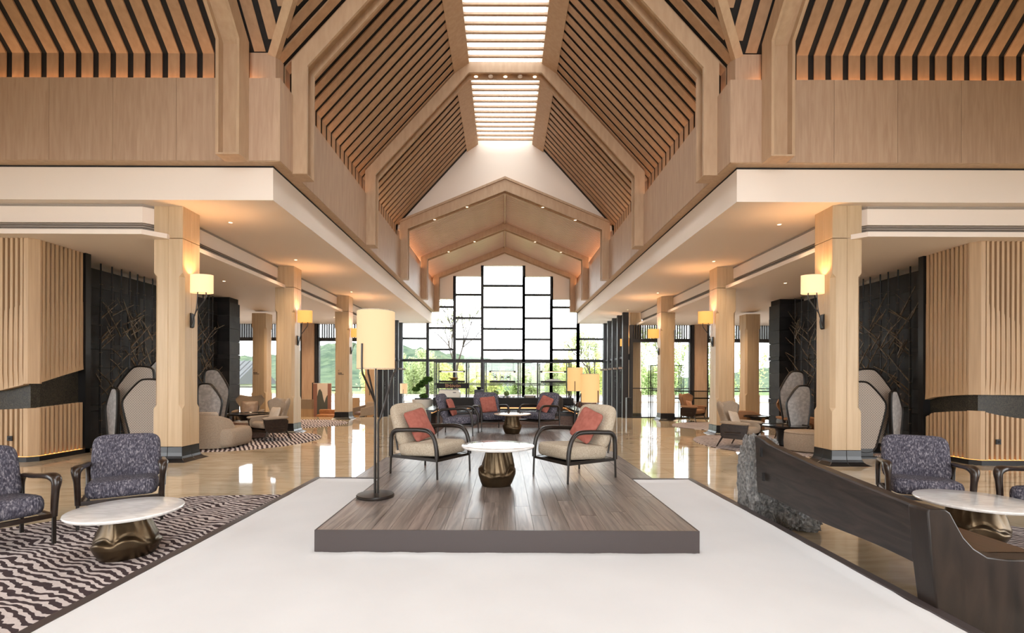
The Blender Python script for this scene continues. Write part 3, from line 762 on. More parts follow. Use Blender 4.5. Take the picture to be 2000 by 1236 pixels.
tag(mb.build('sand', 'sand'), 'smooth white sand filling the bed around the deck', 'sand', kind='stuff')

def deck(name, label, x0, x1, y0, y1, zt, pw, seed):
    rd = random.Random(seed)
    t = thing(name, label, 'platform', (0, 0, 0))
    MB().box(x0, x1, y0, y1, 0, zt - .012).build('body', 'deck_edge', t)
    e = .012
    MB().box(x0, x1, y0, y0 + e, zt - .012, zt).box(x0, x0 + e, y0 + e, y1, zt - .012, zt).box(x1 - e, x1, y0 + e, y1, zt - .012, zt).box(x0 + e, x1 - e, y1 - e, y1, zt - .012, zt).build('edge_trim', 'deck_edge', t)
    n = max(1, round((x1 - x0 - 2 * e) / pw)); pw = (x1 - x0 - 2 * e) / n
    for i in range(n):
        xa = x0 + e + i * pw; y = y0 + e - rd.uniform(0, 1.2)
        while y < y1 - e:
            ln = rd.choice((1.2, 1.5, 1.8)); a, b = max(y, y0 + e), min(y + ln, y1 - e)
            if b - a > .04:
                MB().box(-pw / 2 + .0012, pw / 2 - .0012, a, b - .0024, zt - .012, zt - rd.uniform(0, .0012)).build('plank', 'deck_wood', t).location = (xa + pw / 2, 0, 0)
            y += ln
    return t
deck('timber_platform', 'raised grey-brown plank platform rising from the white sand', PX0, PX1, PY0, 12.75, ZD, .145, 4)
deck('side_deck', 'lower plank deck strip at the left of the platform behind the sand', -2.04, PX0 - .002, 6.58, 8.34, .15, .14, 5)
deck('side_deck', 'lower plank deck strip at the right of the platform behind the sand', PX1 + .002, 2.04, 6.58, 9.15, .15, .14, 6)

def rug(name, label, pts, mat, sub=6):
    # closed outline smoothed with Catmull-Rom, 12 mm thick
    n = len(pts); out = []
    for i in range(n):
        p0, p1, p2, p3 = (Vector(pts[(i + k - 1) % n]) for k in range(4))
        for q in range(sub):
            t = q / sub
            out.append(.5 * ((2 * p1) + (p2 - p0) * t + (2 * p0 - 5 * p1 + 4 * p2 - p3) * t * t + (3 * p1 - p0 - 3 * p2 + p3) * t ** 3))
    return tag(MB().prism([(p.x, p.y) for p in out], 'z', .001, .013).build(name, mat), label, 'rug', 'wave-striped rugs')
rug('area_rug', 'wave-striped dark and pale rug under the left front seating', [(-2.56, .9), (-2.56, 3.5), (-2.56, 5.7), (-2.75, 6.17), (-3.4, 6.16), (-4.0, 6.05), (-4.35, 5.5), (-4.7, 5.02), (-5.3, 4.4), (-5.9, 3.4), (-5.7, 1.8), (-4.2, .9)], 'rug_wave')
rug('area_rug', 'wave-striped dark and pale rug under the right front seating', [(3.45, 1.2), (3.5, 3.2), (3.6, 4.5), (3.85, 5.15), (4.2, 5.25), (4.75, 5.3), (5.05, 5.1), (5.6, 4.6), (6.2, 3.6), (6.0, 2.0), (4.6, 1.2)], 'rug_wave')
def round_rug(label, cx, cy, r, ph=0):
    return rug('round_rug', label, [(cx + r * math.cos(a) * (1 + .03 * math.sin(3 * a + ph)), cy + r * math.sin(a) * (1 + .03 * math.cos(2 * a + ph))) for a in [2 * math.pi * k / 16 for k in range(16)]], 'rug_round')
round_rug('round wave-striped rug under the left lounge sofa and wing chair', -6.6, 11.7, 1.98)
round_rug('round wave-striped rug beyond the second left column', -6.95, 16.1, 1.62, 1)
round_rug('round wave-striped rug under the right lounge chairs', 6.5, 11.35, 1.95, 2)
round_rug('round wave-striped rug in front of the far right wing chair', 6.95, 15.7, 1.45, 3)

# ================================================================== CHAIRS
def bend(pts, sub=5):
    out = []; P = [Vector(p) for p in pts]; n = len(P)
    for i in range(n - 1):
        p0, p1, p2, p3 = P[max(i - 1, 0)], P[i], P[i + 1], P[min(i + 2, n - 1)]
        for q in range(sub):
            t = q / sub
            out.append(.5 * ((2 * p1) + (p2 - p0) * t + (2 * p0 - 5 * p1 + 4 * p2 - p3) * t * t + (3 * p1 - p0 - 3 * p2 + p3) * t ** 3))
    out.append(P[-1]); return out
def loop_chair(label, fabric, x, y, z, rz, group):
    t = thing('lounge_armchair', label, 'armchair', (x, y, z), rz, group)
    MB().pad(.62, .68, .20, .155, 34, bulge=.012).xf(T(0, -.02, .322) @ RX(R(87))).build('seat_cushion', fabric, t)
    MB().pad(.62, .57, .46, .125, 18, bulge=.01).xf(T(0, .335, .60) @ RX(R(-19))).build('back_cushion', fabric, t)
    for s in (-1, 1):
        X = s * .335
        p = bend([(X, -.352, .225), (X, -.348, .34), (X, -.315, .47), (X, -.25, .548), (X, -.15, .572), (X, .02, .568), (X, .2, .556), (X, .30, .545), (X, .355, .50), (X, .372, .42), (X, .375, .225)], 4)
        MB().tube(p, [(.026, .027)] * len(p), 10, side=(1, 0, 0)).build('armrest', 'bronze_metal', t, smooth='auto')
        MB().tube([(X, -.352, .24), (X, -.362, 0)], .0125, 8, side=(1, 0, 0)).build('leg', 'bronze_metal', t, smooth='auto')
        MB().tube([(X, .375, .24), (X, .385, 0)], .0125, 8, side=(1, 0, 0)).build('leg', 'bronze_metal', t, smooth='auto')
    MB().box(-.337, -.31, -.349, .374, .205, .240).box(.31, .337, -.349, .374, .205, .240).box(-.335, .335, -.36, -.335, .206, .238).box(-.335, .335, .355, .38, .206, .238).box(-.28, .28, -.33, .35, .222, .237).build('seat_frame', 'bronze_metal', t)
    MB().tube([(-.22, .37, .28), (-.22, .455, .70)], .012, 6).tube([(.22, .37, .28), (.22, .455, .70)], .012, 6).build('back_support', 'bronze_metal', t)
    return t
GB = 'beige loop-arm chairs on the platform'; GN = 'dark loop-arm chairs on the platform'
cL = loop_chair('beige loop-arm lounge chair at the left of the white table', 'beige_fabric', -.925, 6.165, ZD, face_to(.86, -.51), GB)
cR = dup(cL, (.853, 5.955, ZD), face_to(-.85, -.53), 'beige loop-arm lounge chair at the right of the white table', GB)
bL = loop_chair('dark grey-blue loop-arm chair at the platform left, turned sideways', 'blue_fabric', -.97, 10.42, ZD, face_to(.985, -.12), GN)
bC = dup(bL, (-.315, 11.36, ZD), face_to(.34, -.94), 'dark grey-blue loop-arm chair at the back centre of the platform', GN)
bR = dup(bL, (.82, 11.55, ZD), face_to(-.72, -.70), 'dark grey-blue loop-arm chair at the back right of the platform', GN)

def pillow(label, mat, chair, size=.43, tilt=24, roll=0, dx=0, dy=.165, dz=.60, T_=.13, yaw=0, name='throw_pillow', group='terracotta throw pillows'):
    m = chair.matrix_basis @ T(dx, dy, dz) @ RZ(yaw) @ RX(R(-tilt)) @ RY(R(roll))
    mb = MB().pad(size, size, .03, T_, 1.7, 9, 52, pinch=.05)
    for i, v in enumerate(mb.v):                                   # slight creasing
        mb.v[i] = (v[0], v[1] + .006 * nz(v[0] * 9, v[2] * 9, 1, dx * 7 + 2), v[2])
    o = mb.build(name, mat); o.matrix_world = m
    return tag(o, label, 'pillow', group)
bpy.context.view_layer.update()
pillow('terracotta velvet pillow on the left beige chair', 'pink_velvet', cL, .42, 26, -9, -.03, .17, .605)
pillow('terracotta velvet pillow on the right beige chair', 'pink_velvet', cR, .42, 26, 15, .04, .17, .625)
pillow('terracotta pillow on the sideways dark chair', 'pink_velvet', bL, .40, 22, 0, 0, .17, .585)
pillow('terracotta pillow on the back centre dark chair', 'pink_velvet', bC, .40, 24, -4, 0, .17, .59)
pillow('terracotta pillow tipped on the back right dark chair', 'pink_velvet', bR, .40, 26, 16, .05, .17, .60)

def wood_arm_chair(label, x, y, rz, group):
    t = thing('wooden_armchair', label, 'armchair', (x, y, .013), rz, group)
    MB().pad(.60, .62, .20, .165, 22, bulge=.012).xf(T(0, -.02, .345) @ RX(R(86))).build('seat_cushion', 'blue_fabric', t)
    MB().pad(.62, .53, .38, .12, 18, bulge=.012, shape=lambda a, b: (a * (1 + .10 * (-b / .53 + .0) * .3), b)).xf(T(0, .325, .60) @ RX(R(-15))).build('back_cushion', 'blue_fabric', t)
    for s in (-1, 1):
        X = s * .335
        p = bend([(X, -.325, .245), (X + s * .002, -.328, .36), (X + s * .006, -.335, .48), (X + s * .012, -.335, .565), (X + s * .008, -.27, .598), (X, -.12, .590), (X - s * .004, .08, .572), (X - s * .004, .24, .565), (X, .335, .535), (X, .365, .44), (X, .35, .245)], 4)
        n = len(p); prof = [(0, (.024, .030)), (.2, (.028, .038)), (.33, (.042, .042)), (.40, (.050, .034)), (.5, (.042, .023)), (.7, (.032, .021)), (.82, (.028, .030)), (1, (.024, .034))]
        rad = [(interp([(a, b[0]) for a, b in prof], k / (n - 1)), interp([(a, b[1]) for a, b in prof], k / (n - 1))) for k in range(n)]
        MB().tube(p, rad, 12, side=(1, 0, 0)).build('armrest', 'dark_wood', t, smooth='auto')
        for yy in (-.325, .35): MB().box(X - .013, X + .013, yy - .013, yy + .013, 0, .25).build('leg', 'bronze_metal', t)
    MB().box(-.33, .33, -.335, -.30, .235, .275).box(-.33, .33, .335, .36, .235, .275).box(-.335, -.30, -.31, .34, .235, .275).box(.30, .335, -.31, .34, .235, .275).build('seat_rail', 'dark_wood', t, bevel=.004)
    return t
GW = 'mottled purple-grey chairs with sculpted wooden arms'
w1 = wood_arm_chair('mottled purple-grey armchair with wooden arms behind the left white table', -4.06, 5.17, face_to(.56, -.83), GW)
dup(w1, (-4.48, 4.19, .013), face_to(.89, -.46), 'mottled purple-grey armchair cut off by the left picture edge', GW)
dup(w1, (4.58, 5.30, .013), face_to(-.5, -.86), 'mottled purple-grey armchair with wooden arms behind the right white table', GW)
dup(w1, (5.44, 4.70, .013), face_to(-.92, -.40), 'mottled purple-grey armchair cut off by the right picture edge', GW)

def wing_chair(label, fabric, x, y, rz, group, z=0.013):
    t = thing('wing_chair', label, 'armchair', (x, y, z), rz, group)
    mb = MB(); nu, nv = 18, 14
    for side in (0, 1):
        for j in range(nv + 1):
            v = j / nv
            for i in range(nu + 1):
                u = i / nu * 2 - 1
                hw = interp([(0, .25), (.3, .25), (.5, .275), (.72, .365), (.9, .395), (1, .36)], v)
                zz = .34 + v * (.625 + .075 * abs(u) ** 1.6 - .11 * max(0, abs(u) - .78) / .22 * v * v)
                yy = .26 + .15 * v - .25 * abs(u) ** 2.4 * interp([(0, .9), (.5, .7), (1, 1.0)], v)
                if side: yy += .075 * (1 - .5 * abs(u) ** 6 - .3 * v ** 8); hw *= 1.02
                mb.v.append((u * hw, yy, zz))
    m = nu + 1; off = m * (nv + 1)
    for j in range(nv):
        for i in range(nu):
            a = j * m + i
            mb.f.append((a, a + 1, a + m + 1, a + m)); mb.f.append((off + a, off + a + m, off + a + m + 1, off + a + 1))
    bd = [i for i in range(m)] + [j * m + nu for j in range(1, nv + 1)] + [nv * m + i for i in range(nu - 1, -1, -1)] + [j * m for j in range(nv - 1, 0, -1)]
    for k in range(len(bd)):
        a, b = bd[k], bd[(k + 1) % len(bd)]; mb.f.append((a, b, b + off, a + off))
    mb.build('wing_back', fabric, t, smooth=True)
    MB().pad(.52, .60, .3, .15, 14, bulge=.015).xf(T(0, -.06, .355) @ RX(R(84))).build('seat_cushion', fabric, t)
    for s in (-1, 1):
        X = s * .35
        pl = [(-.36, .53), (.22, .51), (.26, .46), (.24, .24), (.18, .20), (-.24, .20), (-.31, .26)]
        MB().prism(pl, 'x', X - .018, X + .018).build('arm_panel', 'dark_wood', t, bevel=.006)
        MB().tube([(X + s * .02, -.20, .345), (X + s * .02, .16, .335)], (.012), 8, side=(1, 0, 0)).tube([(X + s * .02, -.20, .29), (X + s * .02, .16, .285)], .006, 6).build('panel_groove', 'dark_wood', t)
        MB().pad(.115, .64, .35, .07, 6).xf(T(X - s * .012, -.06, .548) @ RX(R(91))).build('arm_pad', fabric, t)
        MB().pad(.05, .58, .2, .25, 8).xf(T(X - s * .045, -.05, .42) @ RX(R(90))).build('arm_side', fabric, t)
        MB().tube([(X, -.27, .24), (X + s * .02, -.36, 0)], [.024, .013], 8).build('leg', 'dark_wood', t, smooth='auto')
        MB().tube([(X, .20, .24), (X + s * .02, .33, 0)], [.024, .013], 8).build('leg', 'dark_wood', t, smooth='auto')
    MB().box(-.34, .34, -.28, .22, .20, .27).build('seat_rail', 'dark_wood', t, bevel=.01)
    return t
g1 = wing_chair('grey wing chair with dark wooden arm panels in the left lounge', 'taupe_fabric', -5.72, 11.8, face_to(-.56, -.83), 'grey wing chairs')
g2 = dup(g1, (5.27, 10.85, .013), face_to(.64, -.76), 'grey wing chair with dark wooden arm panels beside the right rock', 'grey wing chairs')
t1 = wing_chair('tan wing chair facing forward in the right lounge', 'tan_fabric', 7.28, 12.05, face_to(-.12, -.99), 'tan wing chairs')
t2 = dup(t1, (6.8, 17.5, 0), face_to(.62, -.72), 'tan wing chair turned sideways before the glass railing', 'tan wing chairs')
t3 = dup(g1, (-7.5, 14.2, 0), face_to(.3, -.95), 'brownish wing chair beside the left dark stone pier', 'grey wing chairs')
bpy.context.view_layer.update()
PG = 'lounge pillows'
pillow('small grey pillow on the left grey wing chair', 'linen_pillow', g1, .40, 20, 0, .02, .10, .60, .12, name='throw_pillow', group=PG)
pillow('pale linen pillow on the right grey wing chair', 'linen_pillow', g2, .40, 24, 10, .03, .10, .60, .12, group=PG)
pillow('rust silk pillow on the forward tan wing chair', 'rust_silk', t1, .44, 16, 2, .0, .09, .62, .13, group=PG)
pillow('rust silk pillow on the far sideways tan wing chair', 'rust_silk', t2, .36, 20, 8, .0, .10, .58, .12, group=PG)
pillow('shiny brown pillow on the wing chair by the left stone pier', 'silver_pillow', t3, .46, 16, 0, .0, .09, .62, .13, group=PG)

# ---- marble topped tables with cast bronze feet
def bronze_table(label, x, y, z, r, h, top, seed, br=.215):
    t = thing('bronze_table', label, 'table', (x, y, z), 0, 'tables with cast bronze bases')
    rd = random.Random(seed); ph = [rd.uniform(0, 6.28) for _ in range(6)]
    H = h - .028; K = 34
    prof = [(br, H * k / K) for k in range(K + 1)]
    rid = sorted(rd.uniform(0, 2 * math.pi) for _ in range(8))
    def ridge(a):                                   # sharp vertical folds
        d = min(min(abs(a - q), 2 * math.pi - abs(a - q)) for q in rid); return max(0, 1 - d / .34)
    def fn(rr, zz, a):
        v = zz / H
        vb = .36 + .10 * math.sin(2 * a + ph[3]) + .07 * abs(math.sin(3 * a + ph[4])) - .06 * ridge(a + .3)
        up = interp([(0, 1.08), (.2, 1.06), (.45, .97), (.75, .80), (1, .68)], v) + (.13 * ridge((a + .35 * v) % (2 * math.pi)) - .05) * (.35 + .65 * min(1, v * 1.4))
        dn = interp([(0, .78), (.12, .90), (.3, 1.03), (.5, 1.06)], v) + .05 * math.sin(3 * a + ph[5])
        q = max(0, min(1, (v - vb) / .05 + .5)); rad = dn * (1 - q) + up * q - .045 * max(0, 1 - abs(v - vb - .05) / .05)
        return rr * (rad + .09 * math.sin(a + ph[2]) * (1 - v)), zz
    MB().lathe(prof, 96, fn=fn).build('cast_base', 'bronze_cast', t, smooth=True)
    e = .012
    MB().lathe([(r - .03, H), (r - .012, H), (r - .002, H + .010), (r, H + .018), (r - .004, H + .026), (r - .010, h), (r * .5, h + .0005), (.001, h + .0005)], 64, close=True).build('table_top', top, t, smooth='auto')
    return t
bronze_table('round white marble table on bronze base in the platform front group', -.07, 5.44, ZD, .41, .45, 'marble_top', 1, .20)
bronze_table('round beige marble table on bronze base at the platform back', .18, 10.64, ZD, .41, .44, 'marble_beige', 2, .20)
bronze_table('round white marble table on bronze base in the left front group', -3.2, 4.10, .013, .415, .385, 'marble_top', 3, .235)
bronze_table('round white marble table on bronze base beside the dark bench', 4.385, 4.50, .013, .45, .385, 'marble_top', 5, .245)

# ---- dark wooden bench with rock
t = thing('slab_bench', 'long dark wooden slab bench at the right of the sand', 'bench', (.115, 0, 0))
pr = [(2.455, .0), (2.40, .42), (2.375, .735), (2.39, .748), (2.48, .745), (2.51, .725), (2.545, .66), (2.59, .58), (2.65, .515), (2.73, .465), (2.85, .45), (3.16, .45), (3.16, .0)]
MB().prism(pr, 'y', 2.84, 2.98).build('end_panel', 'bench_end', t, smooth='auto', bevel=.008)
mb = MB(); K = 24
for k in range(K + 1):
    q = k / K; y = lerp(2.9, 4.98, q)
    zt = interp([(0, .735), (.5, .80), (.86, .875), (.9, .885), (.93, .915), (1, .93)], q); zb = .37 - .02 * q + .01 * math.sin(9 * q)
    x0 = lerp(2.385, 2.47, q); b = lerp(2.43, 2.50, q)
    mb.v += [(b, y, zb), (x0, y, zt - .01), (x0 + .012, y, zt), (x0 + .085, y, zt), (x0 + .10, y, zt - .012), (b + .10, y, zb)]
for k in range(K):
    for j in range(6):
        a, c = k * 6 + j, k * 6 + (j + 1) % 6; mb.f.append((a, c, c + 6, a + 6))
mb.f += [tuple(reversed(range(6))), tuple(K * 6 + j for j in range(6))]
bk = mb.build('back_slab', 'bench_wood', t, smooth='auto')
MB().box(2.44, 2.452, 4.80, 4.83, .74, .83).build('mortise', 'dark_backing', bk); MB().box(2.462, 2.474, 4.80, 4.83, .50, .58).build('mortise', 'dark_backing', bk)
MB().box(2.53, 3.16, 2.95, 4.96, .385, .45).build('seat_slab', 'bench_seat', t, bevel=.012)
def rock(name, label, c, size, seed, sub=6):
    bm = bmesh.new(); bmesh.ops.create_icosphere(bm, subdivisions=sub, radius=1)
    for v in bm.verts:
        p = v.co.copy(); d = p.normalized()
        q = Vector((math.copysign(abs(d.x) ** .6, d.x), math.copysign(abs(d.y) ** .6, d.y), math.copysign(abs(d.z) ** .7, d.z)))
        h = 1 + .16 * mnoise.noise(d * 1.7 + Vector((seed, 0, 0))) + .10 * mnoise.noise(d * 4 + Vector((0, seed, 0))) + .12 * abs(mnoise.noise(d * 7 + Vector((0, 0, seed)))) + .07 * abs(mnoise.noise(d * 15 + Vector((seed, 2, 0)))) + .035 * mnoise.noise(d * 33 + Vector((2, seed, 0)))
        v.co = Vector((q.x * size[0], q.y * size[1], q.z * size[2])) * h + Vector(c)
        v.co.z = max(v.co.z, 0)
    me = bpy.data.meshes.new(name); bm.to_mesh(me); bm.free(); me.materials.append(M['rock'])
    o = bpy.data.objects.new(name, me); COL.objects.link(o); return tag(o, label, 'rock')
rock('rough_rock', 'rough grey rock propping the far end of the dark bench', (2.745, 5.20, .42), (.16, .19, .47), 2.0)
rock('rough_rock', 'low dark boulder under the far end of the dark bench', (3.0, 5.0, .12), (.16, .24, .15), 5.0, 5)

# ---- floor lamps with drum shades on branching stems
def stem_lamp(label, x, y, z, h, r, hs, mat, rot=0, name='floor_lamp'):
    t = thing(name, label, 'lamp', (x, y, z), rot)
    MB().lathe([(r * .98, 0), (r, .008), (r, .022), (r * .96, .03), (.03, .038), (.001, .038)], 40).build('base', 'bronze_metal', t, smooth='auto')
    zb, zt = h - hs, h
    sh = MB(); n = 56
    sh.lathe([(r, zb), (r, zt), (r - .004, zt), (r - .004, zb), (r, zb)], n, close=False).build('shade', mat, t, smooth='auto')
    MB().lathe([(r - .006, zt - .012), (.001, zt - .012)], 24, close=False).lathe([(r - .006, zb + .012), (.001, zb + .012)], 24, close=False).build('diffuser', mat, t)
    MB().lathe([(r + .001, zt - .008), (r + .0022, zt), (r - .005, zt)], n, close=False).lathe([(r + .001, zb + .008), (r + .0022, zb), (r - .005, zb)], n, close=False).build('shade_rim', 'beige_fabric', t)
    k0 = zb - .26 * (h / 1.87); k1 = zb - .62 * (h / 1.87)
    for q, (a, up, off) in enumerate(((R(-116), .42, .010), (R(8), .14, .026), (R(128), .32, .016))):
        o = Vector((math.cos(a), math.sin(a), 0)); kk = (k1 + .30 * (h / 1.87)) if q != 1 else k1 + .12
        b = o * off
        p = bend([(b.x, b.y, .03), (b.x, b.y, kk - .25), (b.x, b.y, kk - .04), (b.x + o.x * .03, b.y + o.y * .03, kk + .04), (o.x * (r * .86), o.y * (r * .86), zb - .09), (o.x * (r + .012), o.y * (r + .012), zb - .01), (o.x * (r + .013), o.y * (r + .013), zb + up * hs)], 5)
        MB().tube(p, .0105, 8).build('stem', 'bronze_metal', t, smooth='auto')
    MB().tube([(0, 0, .03), (0, 0, zb + .02)], .009, 8).build('centre_rod', 'bronze_metal', t)
    return t
stem_lamp('tall floor lamp with big cream drum shade on the platform corner', -1.295, 4.87, ZD, 1.87, .186, .585, 'shade_cream')
stem_lamp('shorter floor lamp with glowing drum shade behind the right dark chair', 1.74, 11.9, 0, 1.80, .185, .58, 'shade_peach', .3)
stem_lamp('glowing drum lamp nearest the right beige chair', 1.72, 9.70, 0, 1.62, .186, .575, 'shade_peach', 1.2)
stem_lamp('small distant drum lamp by the left window', -5.2, 25.0, ZB, 1.58, .185, .53, 'shade_cream', .5)
lamp('lamp_bulb', 'POINT', (-1.295, 4.87, 2.3), 12, (1, .7, .42), shadow_soft_size=.1)
lamp('lamp_bulb', 'POINT', (1.74, 11.9, 1.95), 10, (1, .65, .35), shadow_soft_size=.1)
lamp('lamp_bulb', 'POINT', (1.72, 9.70, 1.75), 10, (1, .65, .35), shadow_soft_size=.1)

# ---- wall sconces on the columns
sc_src = {}
def sconce(s, y, label, mat, key):
    t = thing('wall_sconce', label, 'sconce', (s * 5.80, y, 2.57), 0, 'branching column sconces')
    d = -s                                         # out of the column face, towards the nave
    n = 28; sh = MB(); rx, ry = .205, .12
    for (z, q) in ((.50, 1), (.83, 1), (.83, .975), (.50, .975), (.50, 1)):
        for j in range(n):
            a = 2 * math.pi * j / n; sh.v.append((d * .225 + rx * q * math.cos(a), ry * q * math.sin(a) - .05, z))
    for k in range(4):
        for j in range(n):
            a, b = k * n + j, k * n + (j + 1) % n; sh.f.append((a, b, b + n, a + n))
    sh.build('shade', mat, t, smooth='auto')
    MB().prism([(d * .225 + rx * .97 * math.cos(2 * math.pi * j / n), ry * .97 * math.sin(2 * math.pi * j / n) - .05) for j in range(n)], 'z', .53, .535).build('diffuser', mat, t)
    pts = [(0, -.14), (d * .03, -.12), (d * .042, 0), (d * .03, .12), (0, .14)]
    MB().prism(pts, 'y', -.045, .045).build('wall_plate', 'black_metal', t, bevel=.004)
    MB().tube(bend([(d * .03, -.05, -.10), (d * .07, -.06, -.02), (d * .12, -.06, .15), (d * .22, -.05, .30), (d * .30, -.05, .42), (d * .30, -.05, .54)], 5), .010, 8).build('arm', 'bronze_metal', t, smooth='auto')
    MB().tube(bend([(d * .10, -.06, .08), (d * .125, -.05, .22), (d * .14, -.05, .38), (d * .15, -.05, .54)], 5), .009, 8).build('arm', 'bronze_metal', t, smooth='auto')
    lamp('sconce_bulb', 'POINT', (s * 5.80 + d * .225, y - .05, 3.20), 55, (1, .55, .24), shadow_soft_size=.08)
    return t
nm = ('first', 'second', 'third', 'fourth')
for s in (-1, 1):
    for i, (y, lb) in enumerate(rows[s]):
        sconce(s, y + .0, 'branching sconce with drum shade on the %s %s column' % (nm[i], SIDE[s]), 'shade_sconce' if i == 0 else 'shade_amber', i)

# ---- petal-shaped screens
def petal(label, x0, x1, y, h, kind, s, tilt=0, flip=1):
    w = (x1 - x0); cx = (x0 + x1) / 2
    t = thing('petal_screen', label, 'screen', (s * cx, y, 0), s * tilt, 'petal-shaped screens')
    # tapered outline with rounded shoulders
    o = [(-.24, .07), (.20, .07), (.31, .27), (.46, .57), (.50, .68), (.45, .76), (.08, .975), (-.08, 1.0), (-.42, .99), (-.50, .93), (-.49, .62), (-.38, .30)]
    out = [Vector((s * flip * a * w * 1.06, .07 * h + (b - .07) * h * 1.02, 0)) for a, b in o]
    for _ in range(3):                              # corner cutting rounds the outline
        out = [q for i in range(len(out)) for q in (out[i] * .75 + out[(i + 1) % len(out)] * .25, out[i] * .25 + out[(i + 1) % len(out)] * .75)]
    pts = [(p.x, 0, p.y) for p in out]; pts.append(pts[0]); pts.append(pts[1])
    MB().tube(pts, [(.035, .02)] * len(pts), 6, side=(0, 1, 0), cap=False).build('frame', 'black_metal', t)
    poly = [(p.x, p.y) for p in out]
    if kind == 'plain': MB().prism(poly, 'y', -.012, .012).build('panel', 'screen_panel', t)
    else:
        MB().prism(poly, 'y', .004, .016).build('panel', 'screen_back', t)
        def inside(x, z):
            c = False
            for k in range(len(poly)):
                (xa, za), (xb, zb) = poly[k], poly[k - 1]
                if (za > z) != (zb > z) and x < (xb - xa) * (z - za) / (zb - za) + xa: c = not c
            return c
        mb = MB(); st = .050; nzr = int(2 * h / st) + 2; W = .0115
        for r in range(nzr):                       # two families of crossing diagonal strands
            for c in range(-int(w / st) - 1, int(w / st) + 2):
                xx, zz = c * st + (r % 2) * st / 2, .11 + r * st / 2
                if not inside(xx, zz): continue
                for dz_, yo_ in ((1, -.012), (-1, -.009)):
                    dx_, dzz = st / 2 * .5, dz_ * st / 2 * .5; L = math.hypot(dx_, dzz); px_, pz_ = -dzz / L * W, dx_ / L * W
                    mb.face([(xx - dx_ - px_, yo_, zz - dzz - pz_), (xx + dx_ - px_, yo_, zz + dzz - pz_), (xx + dx_ + px_, yo_, zz + dzz + pz_), (xx - dx_ + px_, yo_, zz - dzz + pz_)])
        o = mb.build('weave', 'screen_weave', t); o['kind'] = 'stuff'
    MB().box(-.17 * w - .06, .17 * w + .06, -.14, .14, 0, .03).box(-.16 * w, .16 * w, -.03, .03, .03, .12 * h).build('foot', 'black_metal', t)
for s in (-1, 1):
    q = SIDE[s]
    petal('big woven petal screen standing in front on the %s' % q, 6.68, 7.42, 9.42, 1.46, 'woven', s)
    petal('woven petal screen leaning behind the front one on the %s' % q, 7.30, 8.06, 10.05, 1.72, 'woven', s)
    petal('narrow pale petal screen at the outer %s end' % q, 7.66, 8.10, 9.72, 1.28, 'plain', s, .5)
    petal('tall pale petal screen at the back %s' % q, 7.05, 8.05, 10.75, 2.03, 'plain', s)
    petal('pale petal screen beyond the %s front column, taller of two' % q, 6.78, 7.36, 11.9, 1.70, 'plain', s, 0, -1)
    petal('pale petal screen beyond the %s front column, shorter of two' % q, 6.55, 7.08, 11.2, 1.36, 'plain', s, 0, -1)

# ---- bronze bamboo branches against the stone walls
rb = random.Random(11)
names = ('first', 'second', 'third', 'fourth', 'fifth', 'sixth', 'seventh', 'eighth', 'ninth', 'tenth', 'eleventh', 'twelfth', 'thirteenth')
for s in (-1, 1):
    ys = [10.3, 10.6, 10.83, 11.08, 11.35, 11.6, 11.85, 12.4, 12.9, 13.4, 13.75, 14.07, 14.33]
    for i, y in enumerate(ys):
        x = s * (8.62 + rb.uniform(-.05, .03))
        t = thing('bamboo_stem', '%s tall dark bamboo stem from the front on the %s stone wall' % (names[i], SIDE[s]), 'bamboo', (x, y, 0), 0, 'dark metal bamboo stems')
        zs = [0, .6, 1.2, 1.8, 2.4, 3.0, 3.5, 3.94]
        pp = [(rb.uniform(-.003, .003), rb.uniform(-.004, .004), z) for z in zs]
        MB().tube(pp, [.026 - .0016 * k for k in range(8)], 8).build('stem', 'black_metal', t, smooth='auto')
        mb = MB()
        for k in range(12):
            z = .3 + k * .29; mb.lathe([(.026, z), (.031, z + .006), (.026, z + .012)], 8, pp[0][0], pp[0][1], close=False)
        mb.build('nodes', 'bamboo_bronze', t)['kind'] = 'stuff'
        for k in range(rb.randint(7, 9)):
            z = rb.uniform(.9, 2.95); sg = rb.choice((-1, 1)); L = rb.uniform(.3, .85); rise = rb.uniform(.35, .9)
            p0 = Vector((0, 0, z)); p1 = p0 + Vector((-s * rb.uniform(.03, .14), sg * L * .7, L * rise))
            if p1.y + y > 14.7 or p1.y + y < 9.95: p1.y = -p1.y
            br = MB().tube([p0, (p0 + p1) / 2 + Vector((0, 0, rb.uniform(-.02, .02))), p1], [.016, .013, .008], 5).build('branch', 'bamboo_bronze', t)
            if rb.random() < .7:
                m = (p0 + p1) / 2; m2 = m + Vector((-s * .05, -sg * L * .3, L * .32))
                MB().tube([m, m2], [.007, .004], 4).build('twig', 'bamboo_bronze', br)
# ================================================================== LEFT LOUNGE
t = thing('curved_sofa', 'taupe sofa with rounded back turned away in the left lounge', 'sofa', (0, 0, .013), 0)
pth = [(-7.5, 10.15), (-7.1, 10.0), (-6.6, 9.98), (-6.2, 10.05), (-5.95, 10.18), (-5.80, 10.40)]
mb = MB(); pb = bend([(a, b, 0) for a, b in pth], 5); n = len(pb)
for k, p in enumerate(pb):
    d = (pb[min(k + 1, n - 1)] - pb[max(k - 1, 0)]).normalized(); nn = Vector((-d.y, d.x, 0)); q = k / (n - 1)
    h = interp([(0, .70), (.5, .72), (.8, .69), (.93, .62), (1, .52)], q)
    for (o, z) in ((0, .02), (-.015, .3), (0, h - .05), (.035, h), (.10, h), (.14, h - .05), (.15, .3), (.15, .02)):
        v = p + nn * o; mb.v.append((v.x, v.y, z))
for k in range(n - 1):
    for j in range(8):
        a, c = k * 8 + j, k * 8 + (j + 1) % 8; mb.f.append((a, c, c + 8, a + 8))
mb.f += [tuple(reversed(range(8))), tuple((n - 1) * 8 + j for j in range(8))]
